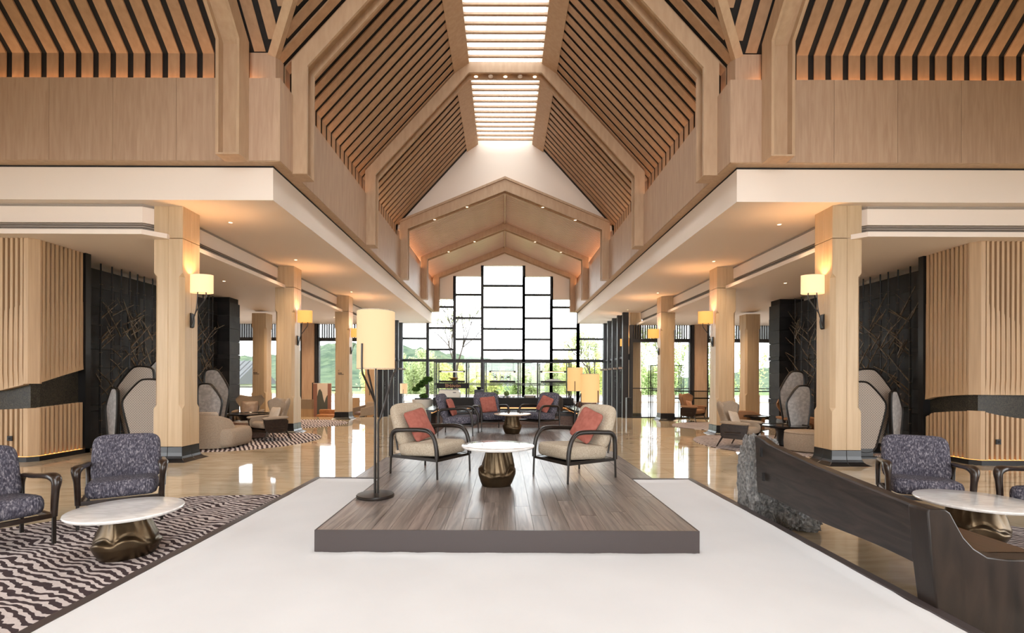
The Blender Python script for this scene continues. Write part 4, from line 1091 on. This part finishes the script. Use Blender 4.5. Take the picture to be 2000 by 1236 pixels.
mb.build('back', 'taupe_fabric', t, smooth='auto')
MB().pad(1.70, .95, .10, .40, 40, bulge=.01).xf(T(-6.56, 10.62, .225) @ RX(R(90))).build('seat', 'taupe_fabric', t)
bpy.context.view_layer.update()
o = MB().pad(.44, .40, .05, .13, 1.8, 9, 48, pinch=.05).xf(T(-6.3, 10.32, .60) @ RX(R(16))).build('throw_pillow', 'linen_pillow')
tag(o, 'pale pillow showing above the curved taupe sofa back', 'pillow', PG)
def lathe_thing(name, label, cat, x, y, z, parts, group=None):
    t = thing(name, label, cat, (x, y, z), 0, group)
    for nm_, prof, mat in parts: MB().lathe(prof, 40).build(nm_, mat, t, smooth='auto')
    return t
DT = [('pedestal', [(.20, 0), (.20, .02), (.15, .06), (.15, .26), (.24, .36), (.30, .40)], 'black_metal')]
def dark_table(label, x, y, r, h):
    k = r / .55
    return lathe_thing('pedestal_table', label, 'table', x, y, .013, [('pedestal', [(.36 * r, 0), (.38 * r, .02), (.33 * r, .08), (.33 * r, h - .16), (.45 * r, h - .07), (.62 * r, h - .045), (.001, h - .045)], 'black_metal'),
        ('tray_top', [(.6 * r, h - .05), (.97 * r, h - .04), (r, h), (.96 * r, h), (.94 * r, h - .015), (.001, h - .015)], 'counter_black')], 'dark pedestal tables')
dark_table('wide dark round table between the left lounge chairs', -6.95, 13.1, .55, .55)
dark_table('wide dark round table in the right lounge', 6.42, 11.05, .52, .47)
dark_table('smaller dark round table behind the right grey wing chair', 7.25, 13.9, .34, .47)
lathe_thing('drum_table', 'low brown drum table with pale inset behind the left wing chair', 'table', -6.45, 12.25, .013, [('drum', [(.40, 0), (.45, .03), (.46, .2), (.44, .36), (.40, .40), (.34, .40)], 'leather_brown'), ('inset', [(.34, .385), (.34, .40), (.001, .402)], 'marble_top')])
lathe_thing('ottoman', 'round taupe ottoman behind the right front column', 'ottoman', 6.42, 10.25, .013, [('body', [(.38, 0), (.42, .03), (.43, .2), (.42, .36), (.41, .38)], 'taupe_fabric'), ('seat_pad', [(.41, .375), (.425, .39), (.40, .42), (.3, .432), (.001, .435)], 'taupe_fabric')])
# curved tan sofa behind the right grey chair
t = thing('tub_sofa', 'low curved tan sofa behind the right grey wing chair', 'sofa', (7.35, 15.0, 0), 0)
mb = MB()
for k in range(25):
    a = R(185 + 120 * k / 24); c, sn = math.cos(a), math.sin(a); h = interp([(0, .44), (.3, .60), (.7, .60), (1, .44)], k / 24)
    for (r_, z) in ((.72, .04), (.74, .3), (.73, h - .03), (.69, h), (.64, h - .03), (.62, .3), (.62, .04)): mb.v.append((r_ * c, r_ * sn, z))
for k in range(24):
    for j in range(7):
        a, c = k * 7 + j, k * 7 + (j + 1) % 7; mb.f.append((a, c, c + 7, a + 7))
mb.f += [tuple(range(7)), tuple(24 * 7 + j for j in range(7))]
mb.build('back', 'tan_fabric', t, smooth='auto')
MB().lathe([(.58, .03), (.61, .08), (.61, .34), (.57, .38), (.001, .39)], 36).build('seat', 'tan_fabric', t, smooth='auto')

# booth, painted screen, leather bench and chair by the left window (lower floor)
t = thing('booth_partition', 'low curved oak booth partition by the left windows', 'partition', (0, 0, ZB))
mb = MB()
MB().prism([(-8.6, 20.2), (-7.95, 20.0), (-7.90, 20.06), (-8.6, 20.26)], 'z', 0, .55).build('lower_panel', 'oak_wall', t)
MB().prism([(-8.6, 20.17), (-7.95, 19.97), (-7.90, 20.09), (-8.6, 20.29)], 'z', .55, .95).build('upholstered_band', 'taupe_fabric', t)
t = thing('oak_booth_wall', 'oak booth wall with narrow cabinet door behind the tall lamp', 'partition', (0, 0, ZB))
MB().box(-6.75, -6.2, 20.6, 20.75, 0, 1.0).build('panel', 'oak_wall', t)
cb = MB().box(-6.05, -5.65, 21.0, 21.5, 0, 3.2).build('cabinet', 'oak_wall', t)
MB().box(-5.86, -5.84, 20.97, 21.0, 1.1, 1.45).build('handle', 'black_metal', cb)
t = thing('painted_screen', 'folding screen painted with grey ink mountains between oak boards', 'screen', (-7.62, 20.1, ZB), 0)
MB().box(-.36, .42, 0, .05, 0, 1.62).build('board', 'white_wall', t)
MB().box(-.36, -.33, -.04, .05, 0, 1.64).build('edge', 'black_metal', t)
MB().box(-.33, -.16, -.02, .0, .04, 1.6).box(.28, .42, -.02, 0, .04, 1.6).build('oak_strip', 'brick_red', t)
plain('ink_grey', (.10, .115, .105), .9)
MB().prism([(-.16, .3), (-.16, 1.05), (-.10, 1.32), (-.04, 1.38), (.04, 1.25), (.10, .95), (.15, .80), (.20, 1.0), (.26, 1.12), (.28, 1.1), (.28, .3)], 'y', -.012, 0).build('painted_mountain', 'ink_grey', t)
t = thing('leather_bench', 'low orange leather bench before the painted screen', 'bench', (-7.25, 19.75, ZB))
MB().pad(.75, .40, .2, .14, 8).xf(T(0, 0, .30) @ RX(R(90))).build('seat', 'leather_orange', t)
MB().pad(.75, .20, .3, .12, 8).xf(T(0, .17, .45)).build('backrest', 'leather_orange', t)
MB().box(-.33, .33, -.16, .16, 0, .22).build('base', 'dark_wood', t)
t = thing('leather_tub_chair', 'brown leather armchair on dark frame under the tall lamp shade', 'armchair', (-5.75, 19.75, ZB), face_to(-.7, -.7))
MB().pad(.62, .58, .2, .16, 8).xf(T(0, 0, .40) @ RX(R(90))).build('seat', 'leather_brown', t)
MB().pad(.66, .50, .3, .12, 8).xf(T(0, .30, .62) @ RX(R(-14))).build('backrest', 'taupe_fabric', t)
for s in (-1, 1):
    MB().prism([(-.32, .30), (.32, .36), (.34, .74), (-.30, .62)], 'x', s * .33 - .03, s * .33 + .03).build('side', 'taupe_fabric', t, bevel=.02)
    for y in (-.28, .28): MB().tube([(s * .30, y, .30), (s * .33, y * 1.15, 0)], [.02, .013], 6).build('leg', 'black_metal', t)

# glass railing on the right, and a low shelf stand behind it
t = thing('glass_railing', 'glass balustrade with dark top rail behind the far tan chair', 'railing', (0, 0, 0))
MB().box(5.9, 10.4, 18.86, 18.89, 1.05, 1.09).build('top_rail', 'black_metal', t)
for i in range(4): MB().box(5.95 + i * 1.1, 5.95 + i * 1.1 + 1.07, 18.868, 18.88, .02, 1.05).build('glass_panel', 'glass_rail', t)
MB().box(5.9, 10.4, 18.85, 18.9, 0, .04).build('channel', 'black_metal', t)
t = thing('window_counter', 'long dark window counter behind the glass railing', 'counter', (0, 0, ZB))
MB().box(6.6, 9.2, 20.6, 21.0, 1.0, 1.05).build('top', 'counter_black', t)
for x in (6.7, 7.9, 9.1): MB().box(x - .03, x + .03, 20.7, 20.9, 0, 1.0).build('leg', 'black_metal', t)
def rack(label, x0, x1, y, d, z0, h):
    t = thing('metal_rack', label, 'shelf', (0, y, z0))
    for x in (x0, x0 + .07, x1 - .07, x1):
        for yy in (0, d): MB().box(x - .012, x + .012, yy - .012, yy + .012, 0, h).build('post', 'black_metal', t)
    for z in (h, h * .55):
        for yy in (0, d): MB().box(x0, x1, yy - .012, yy + .012, z - .024, z).build('rail', 'black_metal', t)
    MB().box(x0 + .12, x1 - .12, 0, d, h * .55 + .02, h * .55 + .06).build('shelf_board', 'dark_wood', t)
    MB().box(x0 + .15, x1 - .15, d / 2 - .02, d / 2 + .02, h - .30, h - .28).build('tube_housing', 'black_metal', t)
    MB().box(x0 + .2, x1 - .2, d / 2 - .015, d / 2 + .015, h - .325, h - .30).build('tube', 'tube_warm', t)
rack('tall black metal display rack behind the third right column', 6.35, 7.75, 20.9, .35, ZB, 2.45)
o = MB().box(5.18, 5.38, 20.4, 20.65, ZB, .75).build('bin', 'black_metal'); tag(o, 'black waste bin beside the farthest right column', 'bin')
b2 = MB().box(5.2, 5.36, 20.39, 20.41, .45, .62).build('flap', 'counter_black', o)

# ================================================================== BAR AREA
t = thing('bar_counter', 'long black bar counter with warm underlight at the end of the platform', 'counter', (0, 0, 0))
MB().box(-2.15, 2.1, 15.0, 15.7, 0, .60).build('base', 'black_metal', t)
MB().box(-2.2, 2.15, 14.92, 15.75, .64, .93).build('top_block', 'board_black', t, bevel=.006)
MB().box(-2.15, 2.1, 14.985, 15.0, .60, .635).build('light_strip', 'led_soft', t)
t = thing('low_bar_wall', 'low dark wall with black ledges enclosing the platform end', 'wall unit', (0, 0, 0))
MB().box(-1.95, 1.95, 12.78, 13.0, 0, .62).build('rear_wall', 'leather_brown', t)
MB().box(-1.95, 1.95, 12.765, 12.78, .54, .60).build('groove', 'black_metal', t)
MB().box(-2.0, 2.0, 12.74, 13.05, .62, .66).build('rear_ledge', 'counter_black', t)
for s in (-1, 1):
    MB().box(*sorted((s * 1.75, s * 2.05)), 11.95, 14.9, .68, .74).build('side_ledge', 'counter_black', t)
    MB().box(*sorted((s * 1.82, s * 2.0)), 12.0, 14.9, 0, .68).build('side_wall', 'black_metal', t)
    MB().box(*sorted((s * 1.785, s * 1.815)), 12.0, 14.9, .655, .678).build('light_strip', 'led_soft', t)
# display frame over the counter
t = thing('bar_shelving', 'open black metal shelving frame standing on the bar counter', 'shelf', (0, 15.35, .93))
ps = [-2.20, -2.14, -2.08, -1.20, -1.13, -.64, -.58, .44, .50, 1.06, 1.12, 1.98, 2.04, 2.10]
for x in ps:
    for yy in ((-.16, .16) if x in (-2.20, -1.20, -.64, .44, 1.06, 2.10) else (0,)):
        MB().box(x - .015, x + .015, yy - .015, yy + .015, 0, 1.13).build('post', 'black_metal', t)
for z in (1.11, .44, .40):
    for yy in (-.16, .16): MB().box(-2.2, 2.1, yy - .01, yy + .01, z - .012, z + .012).build('rail', 'black_metal', t)
nm3 = ('left', 'middle', 'right')
for i, (a, b) in enumerate(((-2.04, -1.26), (-.46, .34), (1.16, 1.94))):
    MB().box(a, b, -.17, .17, .465, .53).build('shelf_board', 'board_black', t)
    q = thing('tube_pendant', '%s slim tube pendant glowing under the bar shelving' % nm3[i], 'pendant', (0, 15.35, 1.93 - .18), 0, 'tube pendants over the bar')
    MB().box(a - .02, b + .02, -.016, .016, 0, .022).build('housing', 'board_black', q)
    MB().box(a + .05, b - .05, -.014, .014, -.022, 0).build('tube', 'tube_warm', q)
    for x in (a + .06, b - .06): MB().box(x - .004, x + .004, -.004, .004, .022, .29).build('suspension_rod', 'black_metal', q)
    MB().box(a - .02, a + .05, -.02, .02, -.03, .03).box(b - .05, b + .02, -.02, .02, -.03, .03).build('end_cap', 'black_metal', q)
# name board
t = thing('name_board', 'black name board with bronze lettering under the left shelf', 'sign', (-1.62, 15.13, 1.22))
MB().box(-.50, .50, -.01, .03, 0, .165).build('board', 'board_black', t)
cu = bpy.data.curves.new('lettering', 'FONT'); cu.body = 'H\u0259v\u0259n'; cu.size = .15; cu.extrude = .002; cu.align_x = 'LEFT'
tmp = bpy.data.objects.new('lettering', cu); COL.objects.link(tmp); bpy.context.view_layer.update()
me = bpy.data.meshes.new_from_object(tmp.evaluated_get(bpy.context.evaluated_depsgraph_get())); bpy.data.objects.remove(tmp)
me.materials.clear(); me.materials.append(M['leather_orange'])
lt = obj_from(me, 'lettering', t, (-.16, -.014, .03), (R(90), 0, 0))
mb = MB().box(-.185, -.172, -.014, -.01, .03, .135)
for z in (.03, .07, .11):
    for x in (-.225,): mb.box(x, x + .025, -.014, -.01, z, z + .025)
mb.build('emblem', 'leather_orange', t)
# bar objects
t = thing('coffee_machine', 'cream coffee machine on the left of the bar counter', 'machine', (-1.72, 15.25, .93))
MB().prism([(-.33, 0), (.33, 0), (.33, .16), (.29, .235), (-.29, .235), (-.33, .16)], 'y', -.2, .2).build('body', 'machine_cream', t, bevel=.015)
MB().box(.12, .22, -.208, -.2, .15, .17).build('badge', 'mark_dark', t)
MB().box(-.30, .30, -.16, .16, .235, .255).build('cup_rail', 'black_metal', t)
t = thing('coffee_grinder', 'black coffee grinder on the bar behind the dark chairs', 'machine', (-.80, 15.25, .93))
MB().box(-.14, .14, -.12, .12, 0, .25).build('body', 'black_metal', t, bevel=.01); MB().lathe([(.05, .25), (.08, .33), (.08, .34), (.001, .34)], 20).build('hopper', 'counter_black', t)
def bush(name, parent, mat, c, r, n, seed, size=.03, sq=(1, 1, 1)):
    rd = random.Random(seed); mb = MB()
    for _ in range(n):
        d = Vector((rd.gauss(0, 1), rd.gauss(0, 1), rd.gauss(0, 1))).normalized() * r * rd.uniform(.55, 1.0)
        p = Vector(c) + Vector((d.x * sq[0], d.y * sq[1], d.z * sq[2])); a = Vector((rd.gauss(0, 1), rd.gauss(0, 1), rd.gauss(0, .6))).normalized() * size; b = a.cross(Vector((rd.gauss(0, 1), rd.gauss(0, 1), rd.gauss(0, 1)))).normalized() * size * .5
        mb.face([p - a, p - b, p + a, p + b])
    return mb.build(name, mat, parent)
for i, (x, r) in enumerate(((-.27, .10), (.07, .085))):
    t = thing('moss_ball_plant', '%s mossy green ball plant in a dark tray on the bar' % ('larger', 'smaller')[i], 'plant', (x, 15.25, .93))
    MB().box(-.11, .11, -.08, .08, 0, .06).build('tray', 'counter_black', t); bush('moss', t, 'leaf_green', (0, 0, .06 + r * .7), r, 500, i + 3, .022)
for i in range(6):
    t = thing('cup', '%s white cup from the left in the row on the bar' % ('first', 'second', 'third', 'fourth', 'fifth', 'sixth')[i], 'cup', (-.34 + i * .125, 15.05, .93), 0, 'cups on the bar')
    MB().lathe([(.03, 0), (.042, .05), (.046, .055), (.038, .055), (.028, .008), (.001, .008)], 14, close=True).build('bowl', 'white_gloss', t, smooth='auto'); MB().box(-.028, .028, -.028, .028, .04, .055).build('coffee', 'leather_orange', t)
o = MB().box(.62, .98, 15.1, 15.3, .93, 1.0).build('napkin_box', 'black_metal', bevel=.01); tag(o, 'low black box right of the cups on the bar', 'box')
MB().box(.66, .94, 15.095, 15.1, .94, .99).build('front_plate', 'vent_grey', o)
for i in range(3):
    t = thing('cloche', '%s glass cloche with white cap on the middle shelf' % nm3[i], 'cloche', (-.285 + i * .21, 15.35, 1.46))
    MB().lathe([(.075, 0), (.075, .015), (.055, .03), (.001, .03)], 18).build('stand', 'white_gloss', t, smooth='auto'); MB().lathe([(.07, .03), (.075, .12), (.06, .18), (.03, .21), (.001, .215)], 18).build('dome', 'glass_rail', t, smooth='auto')
    MB().lathe([(.035, .08), (.045, .11), (.03, .14), (.001, .15)], 12).build('object', 'counter_black', t, smooth='auto'); MB().lathe([(.05, .195), (.035, .222), (.001, .232)], 12).build('cap', 'white_gloss', t)
t = thing('gold_bowl', 'shallow golden bowl on the left bar shelf', 'bowl', (-1.60, 15.35, 1.46))
MB().lathe([(.06, 0), (.08, .03), (.17, .085), (.16, .09), (.07, .04), (.001, .035)], 24).build('bowl', 'gold', t, smooth='auto'); MB().lathe([(.10, .045), (.15, .082), (.001, .09)], 20).build('contents', 'leather_orange', t)
for i, (w_, z) in enumerate(((.5, 0), (.44, .022), (.36, .040))):
    o = MB().box(1.55 - w_ / 2, 1.55 + w_ / 2, 15.25, 15.45, 1.46 + z, 1.46 + z + .018).build('magazine', ('dark_wood', 'vent_grey', 'dark_wood')[i]); tag(o, '%s flat magazine on the right bar shelf' % ('bottom', 'middle', 'top')[i], 'magazine', 'magazines on the bar shelf')
    MB().box(1.55 - w_ / 2 + .01, 1.55 + w_ / 2 + .002, 15.247, 15.445, 1.46 + z + .003, 1.46 + z + .014).build('pages', 'white_gloss', o)
# bonsai in a white planter left of the bar
t = thing('potted_bonsai', 'bonsai tree in a large white tapered pot left of the bar', 'plant', (-2.60, 15.45, 0))
MB().lathe([(.20, 0), (.22, .02), (.34, .86), (.31, .86), (.29, .80), (.001, .80)], 36).build('pot', 'pot_white', t, smooth='auto')
MB().box(-.24, .24, -.14, .14, .86, .90).build('tray', 'black_metal', t)
tr = MB().tube(bend([(0, 0, .85), (.04, 0, 1.0), (.12, .02, 1.06), (.15, 0, 1.2), (.04, 0, 1.34), (.10, 0, 1.5)], 4), [.035] * 6 + [.028] * 6 + [.02] * 9, 8).build('trunk', 'bark', t, smooth='auto')
for i, (c, r) in enumerate((((.16, 0, 1.50), .15), ((.03, 0, 1.40), .14), ((-.10, .05, 1.30), .13), ((-.22, 0, 1.18), .12), ((.02, 0, .96), .13))): bush('foliage', t, 'leaf_dark', c, r, 420, 20 + i, .032, (1.1, .9, .6))
# tub chairs around the bar
def tub(label, x, y, rz, mat, h=.78, z=0):
    t = thing('tub_chair', label, 'armchair', (x, y, z), rz); mb = MB()
    for k in range(19):
        a = R(-30 + 240 * k / 18); c, sn = math.cos(a), math.sin(a); hh = interp([(0, h * .75), (.3, h), (.7, h), (1, h * .75)], k / 18)
        for (r_, zz) in ((.30, .22), (.34, .5), (.35, hh - .02), (.32, hh), (.29, hh - .02), (.27, .4), (.26, .22)): mb.v.append((r_ * c, r_ * sn, zz))
    for k in range(18):
        for j in range(7):
            a, c = k * 7 + j, k * 7 + (j + 1) % 7; mb.f.append((a, c, c + 7, a + 7))
    mb.f += [tuple(range(7)), tuple(18 * 7 + j for j in range(7))]
    mb.build('shell', mat, t, smooth='auto')
    MB().lathe([(.24, .26), (.27, .30), (.27, .42), (.24, .45), (.001, .455)], 24).build('seat', mat, t, smooth='auto')
    MB().lathe([(.20, 0), (.22, .02), (.06, .05), (.05, .26)], 20).build('foot', 'black_metal', t, smooth='auto')
tub('brown leather tub chair beside the right glowing lamps', 2.45, 14.4, 3.0, 'leather_brown', .86)
tub('dark tub chair behind the back right dark chair', 1.35, 13.95, 3.14, 'screen_back', 1.05)
tub('white tub chair at the left of the low bar wall', -2.45, 12.4, 1.2, 'white_gloss', .70)

# ================================================================== OUTSIDE
g = MB().box(-80, 80, 27.0, 400, -1.2, -.9).box(-80, -12.7, -30, 27, -1.2, -.9).box(12.7, 80, -30, 27, -1.2, -.9).build('lawn_ground', 'lawn'); struct(g)
g = MB().box(-40, 40, 22.3, 33, -.95, -.34).box(-80, 80, -30, -9.05, -.5, -.02).build('terrace_paving', 'terrace'); struct(g)
t = thing('terrace_parapet', 'low white terrace parapet outside the windows', 'wall', (0, 0, -.34))
MB().box(-40, 40, 33, 33.4, 0, .72).build('wall', 'parapet', t); MB().box(-40, 40, 32.95, 33.45, .72, .80).build('coping', 'vent_grey', t); MB().box(-40, 40, 32.9, 33.0, .28, .38).build('grey_band', 'vent_grey', t)  # wall, coping and a grey stripe along the face
mb = MB(); nx, ny = 150, 24
crest = [(-1.3, .045), (-.60, .046), (-.45, .055), (-.36, .078), (-.21, .071), (-.16, .066), (-.09, .054), (.0, .048), (.08, .039), (.25, .020), (.40, .012), (.55, .034), (1.3, .03)]
for j in range(ny + 1):
    for i in range(nx + 1):
        a = lerp(-1.3, 1.3, i / nx); d = lerp(95, 240, j / ny); q = j / ny
        hc = interp(crest, a) * 240 * (math.sin(q * math.pi / 2) ** 1.3)
        mb.v.append((a * d, d, -1 + hc + (1.8 * nz(a * d, d, .11, 4) + 1.1 * nz(a * d, d, .33, 8)) * (.4 + q)))
for j in range(ny):
    for i in range(nx):
        a = j * (nx + 1) + i; mb.f.append((a, a + 1, a + nx + 2, a + nx + 1))
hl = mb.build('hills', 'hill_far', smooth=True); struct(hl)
def tree(label, x, y, h, spread, leaf, nl, seed, size, bare=False, z=-.9, trunk=.07):
    rd = random.Random(seed)
    t = thing('tree', label, 'tree', (x, y, z), 0, 'trees outside the windows'); br = MB(); tips = []
    def grow(p, d, L, r, lv):
        q = p + d * L; br.tube([p, (p + q) / 2 + Vector((rd.gauss(0, .03), rd.gauss(0, .03), 0)) * L, q], [r, r * .85, r * .65], 5, cap=False); tips.append((q, lv))
        if lv == 0: return
        for _ in range(rd.randint(2, 4)):
            nd = (d + Vector((rd.gauss(0, spread), rd.gauss(0, spread), rd.uniform(.0, .35)))).normalized(); grow(q, nd, L * rd.uniform(.55, .85), r * .6, lv - 1)
    grow(Vector((0, 0, 0)), Vector((rd.gauss(0, .05), 0, 1)).normalized(), h * .32, trunk, 4)
    br.build('branches', 'bark', t)
    mb = MB(); ends = [q for q, l in tips if l <= 2]
    for _ in range(nl):
        p = rd.choice(ends) + Vector((rd.gauss(0, .28), rd.gauss(0, .28), rd.gauss(0, .28))) * (h * .12)
        if p.z < h * .12: p.z = h * rd.uniform(.12, .4)
        a = Vector((rd.gauss(0, 1), rd.gauss(0, 1), rd.gauss(0, 1))).normalized() * size * rd.uniform(.6, 1.3); b = a.cross(Vector((rd.gauss(0, 1), rd.gauss(0, 1), rd.gauss(0, 1)))).normalized() * size * .45
        mb.face([p - a, p - b, p + a, p + b])
    o = mb.build('foliage', leaf, t); o['kind'] = 'stuff'
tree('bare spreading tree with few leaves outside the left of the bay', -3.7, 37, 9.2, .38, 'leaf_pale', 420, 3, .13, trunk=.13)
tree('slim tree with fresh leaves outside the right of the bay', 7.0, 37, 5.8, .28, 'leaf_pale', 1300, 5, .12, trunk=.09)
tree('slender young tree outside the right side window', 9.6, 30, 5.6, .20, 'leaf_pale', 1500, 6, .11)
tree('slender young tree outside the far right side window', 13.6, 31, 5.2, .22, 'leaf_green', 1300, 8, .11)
wh = ('first', 'second', 'third', 'fourth', 'fifth', 'sixth', 'seventh', 'eighth', 'ninth', 'tenth', 'eleventh', 'twelfth', 'thirteenth', 'fourteenth', 'fifteenth', 'sixteenth')
def shrub(label, x, y, h, wd, leaf, nl, seed, size, z=-.9):
    rd = random.Random(seed); t = thing('shrub', label, 'shrub', (x, y, z), 0, 'shrubs outside the windows'); br = MB(); mb = MB()
    for _ in range(9):
        top = Vector((rd.gauss(0, wd * .45), rd.gauss(0, wd * .3), h * rd.uniform(.7, 1.05))); mid = top * .5 + Vector((rd.gauss(0, .1), rd.gauss(0, .1), .1 * h))
        br.tube([(rd.gauss(0, .08), 0, 0), mid, top], [.03, .02, .007], 4, cap=False)
        for _ in range(nl // 9):
            q = rd.uniform(.12, 1.0) ** .8; p = (mid * (1 - q) * 2 * q + top * q * q) + Vector((rd.gauss(0, 1), rd.gauss(0, .6), rd.gauss(0, .5))) * (wd * .20 * (1.15 - q * .8))
            p.z = max(.05, p.z); a = Vector((rd.gauss(0, 1), rd.gauss(0, 1), rd.gauss(0, 1))).normalized() * size * rd.uniform(.6, 1.3); b = a.cross(Vector((rd.gauss(0, 1), rd.gauss(0, 1), rd.gauss(0, 1)))).normalized() * size * .45
            mb.face([p - a, p - b, p + a, p + b])
    br.build('branches', 'bark', t); o = mb.build('foliage', leaf, t); o['kind'] = 'stuff'
rs = random.Random(77)
for i in range(16):
    x = -11.5 + i * 1.75; lf = ('leaf_yellow', 'leaf_yellow', 'leaf_pale', 'leaf_green')[(i * 7 + i // 3) % 4]
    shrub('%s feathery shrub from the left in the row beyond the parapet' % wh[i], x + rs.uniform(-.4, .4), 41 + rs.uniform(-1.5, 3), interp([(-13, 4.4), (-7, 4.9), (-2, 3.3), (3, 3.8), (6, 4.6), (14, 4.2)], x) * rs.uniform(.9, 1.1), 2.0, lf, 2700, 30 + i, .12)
for i, (x, y, h) in enumerate(((10.0, 36.5, 6.4), (12.6, 36.2, 5.6), (15.5, 36, 5.6), (18.0, 35, 4.6))):
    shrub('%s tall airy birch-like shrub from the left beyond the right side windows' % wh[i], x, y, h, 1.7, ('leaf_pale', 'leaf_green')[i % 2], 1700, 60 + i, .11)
# tiled-roof house seen through the left side window
t = thing('tiled_house', 'white house with grey tiled roof outside the far left window', 'house', (-26, 38, -.9))
MB().box(-5, 4.5, 0, 6, 0, 2.0).build('wall', 'house_wall', t); MB().prism([(-.6, 1.95), (3, 3.9), (6.6, 1.95)], 'x', -5.6, 5.1).build('roof', 'roof_tile', t)
for i in range(24): MB().tube([(-5.5 + i * .45, -.62, 1.97), (-5.5 + i * .45, 3, 3.93)], .06, 5).build('tile_ridge', 'roof_tile', t)
for i in range(8): MB().box(-4.6 + i * 1.15, -3.9 + i * 1.15, -.03, .02, .3, .95).build('window', 'brick_red' if i % 2 else 'vent_grey', t)
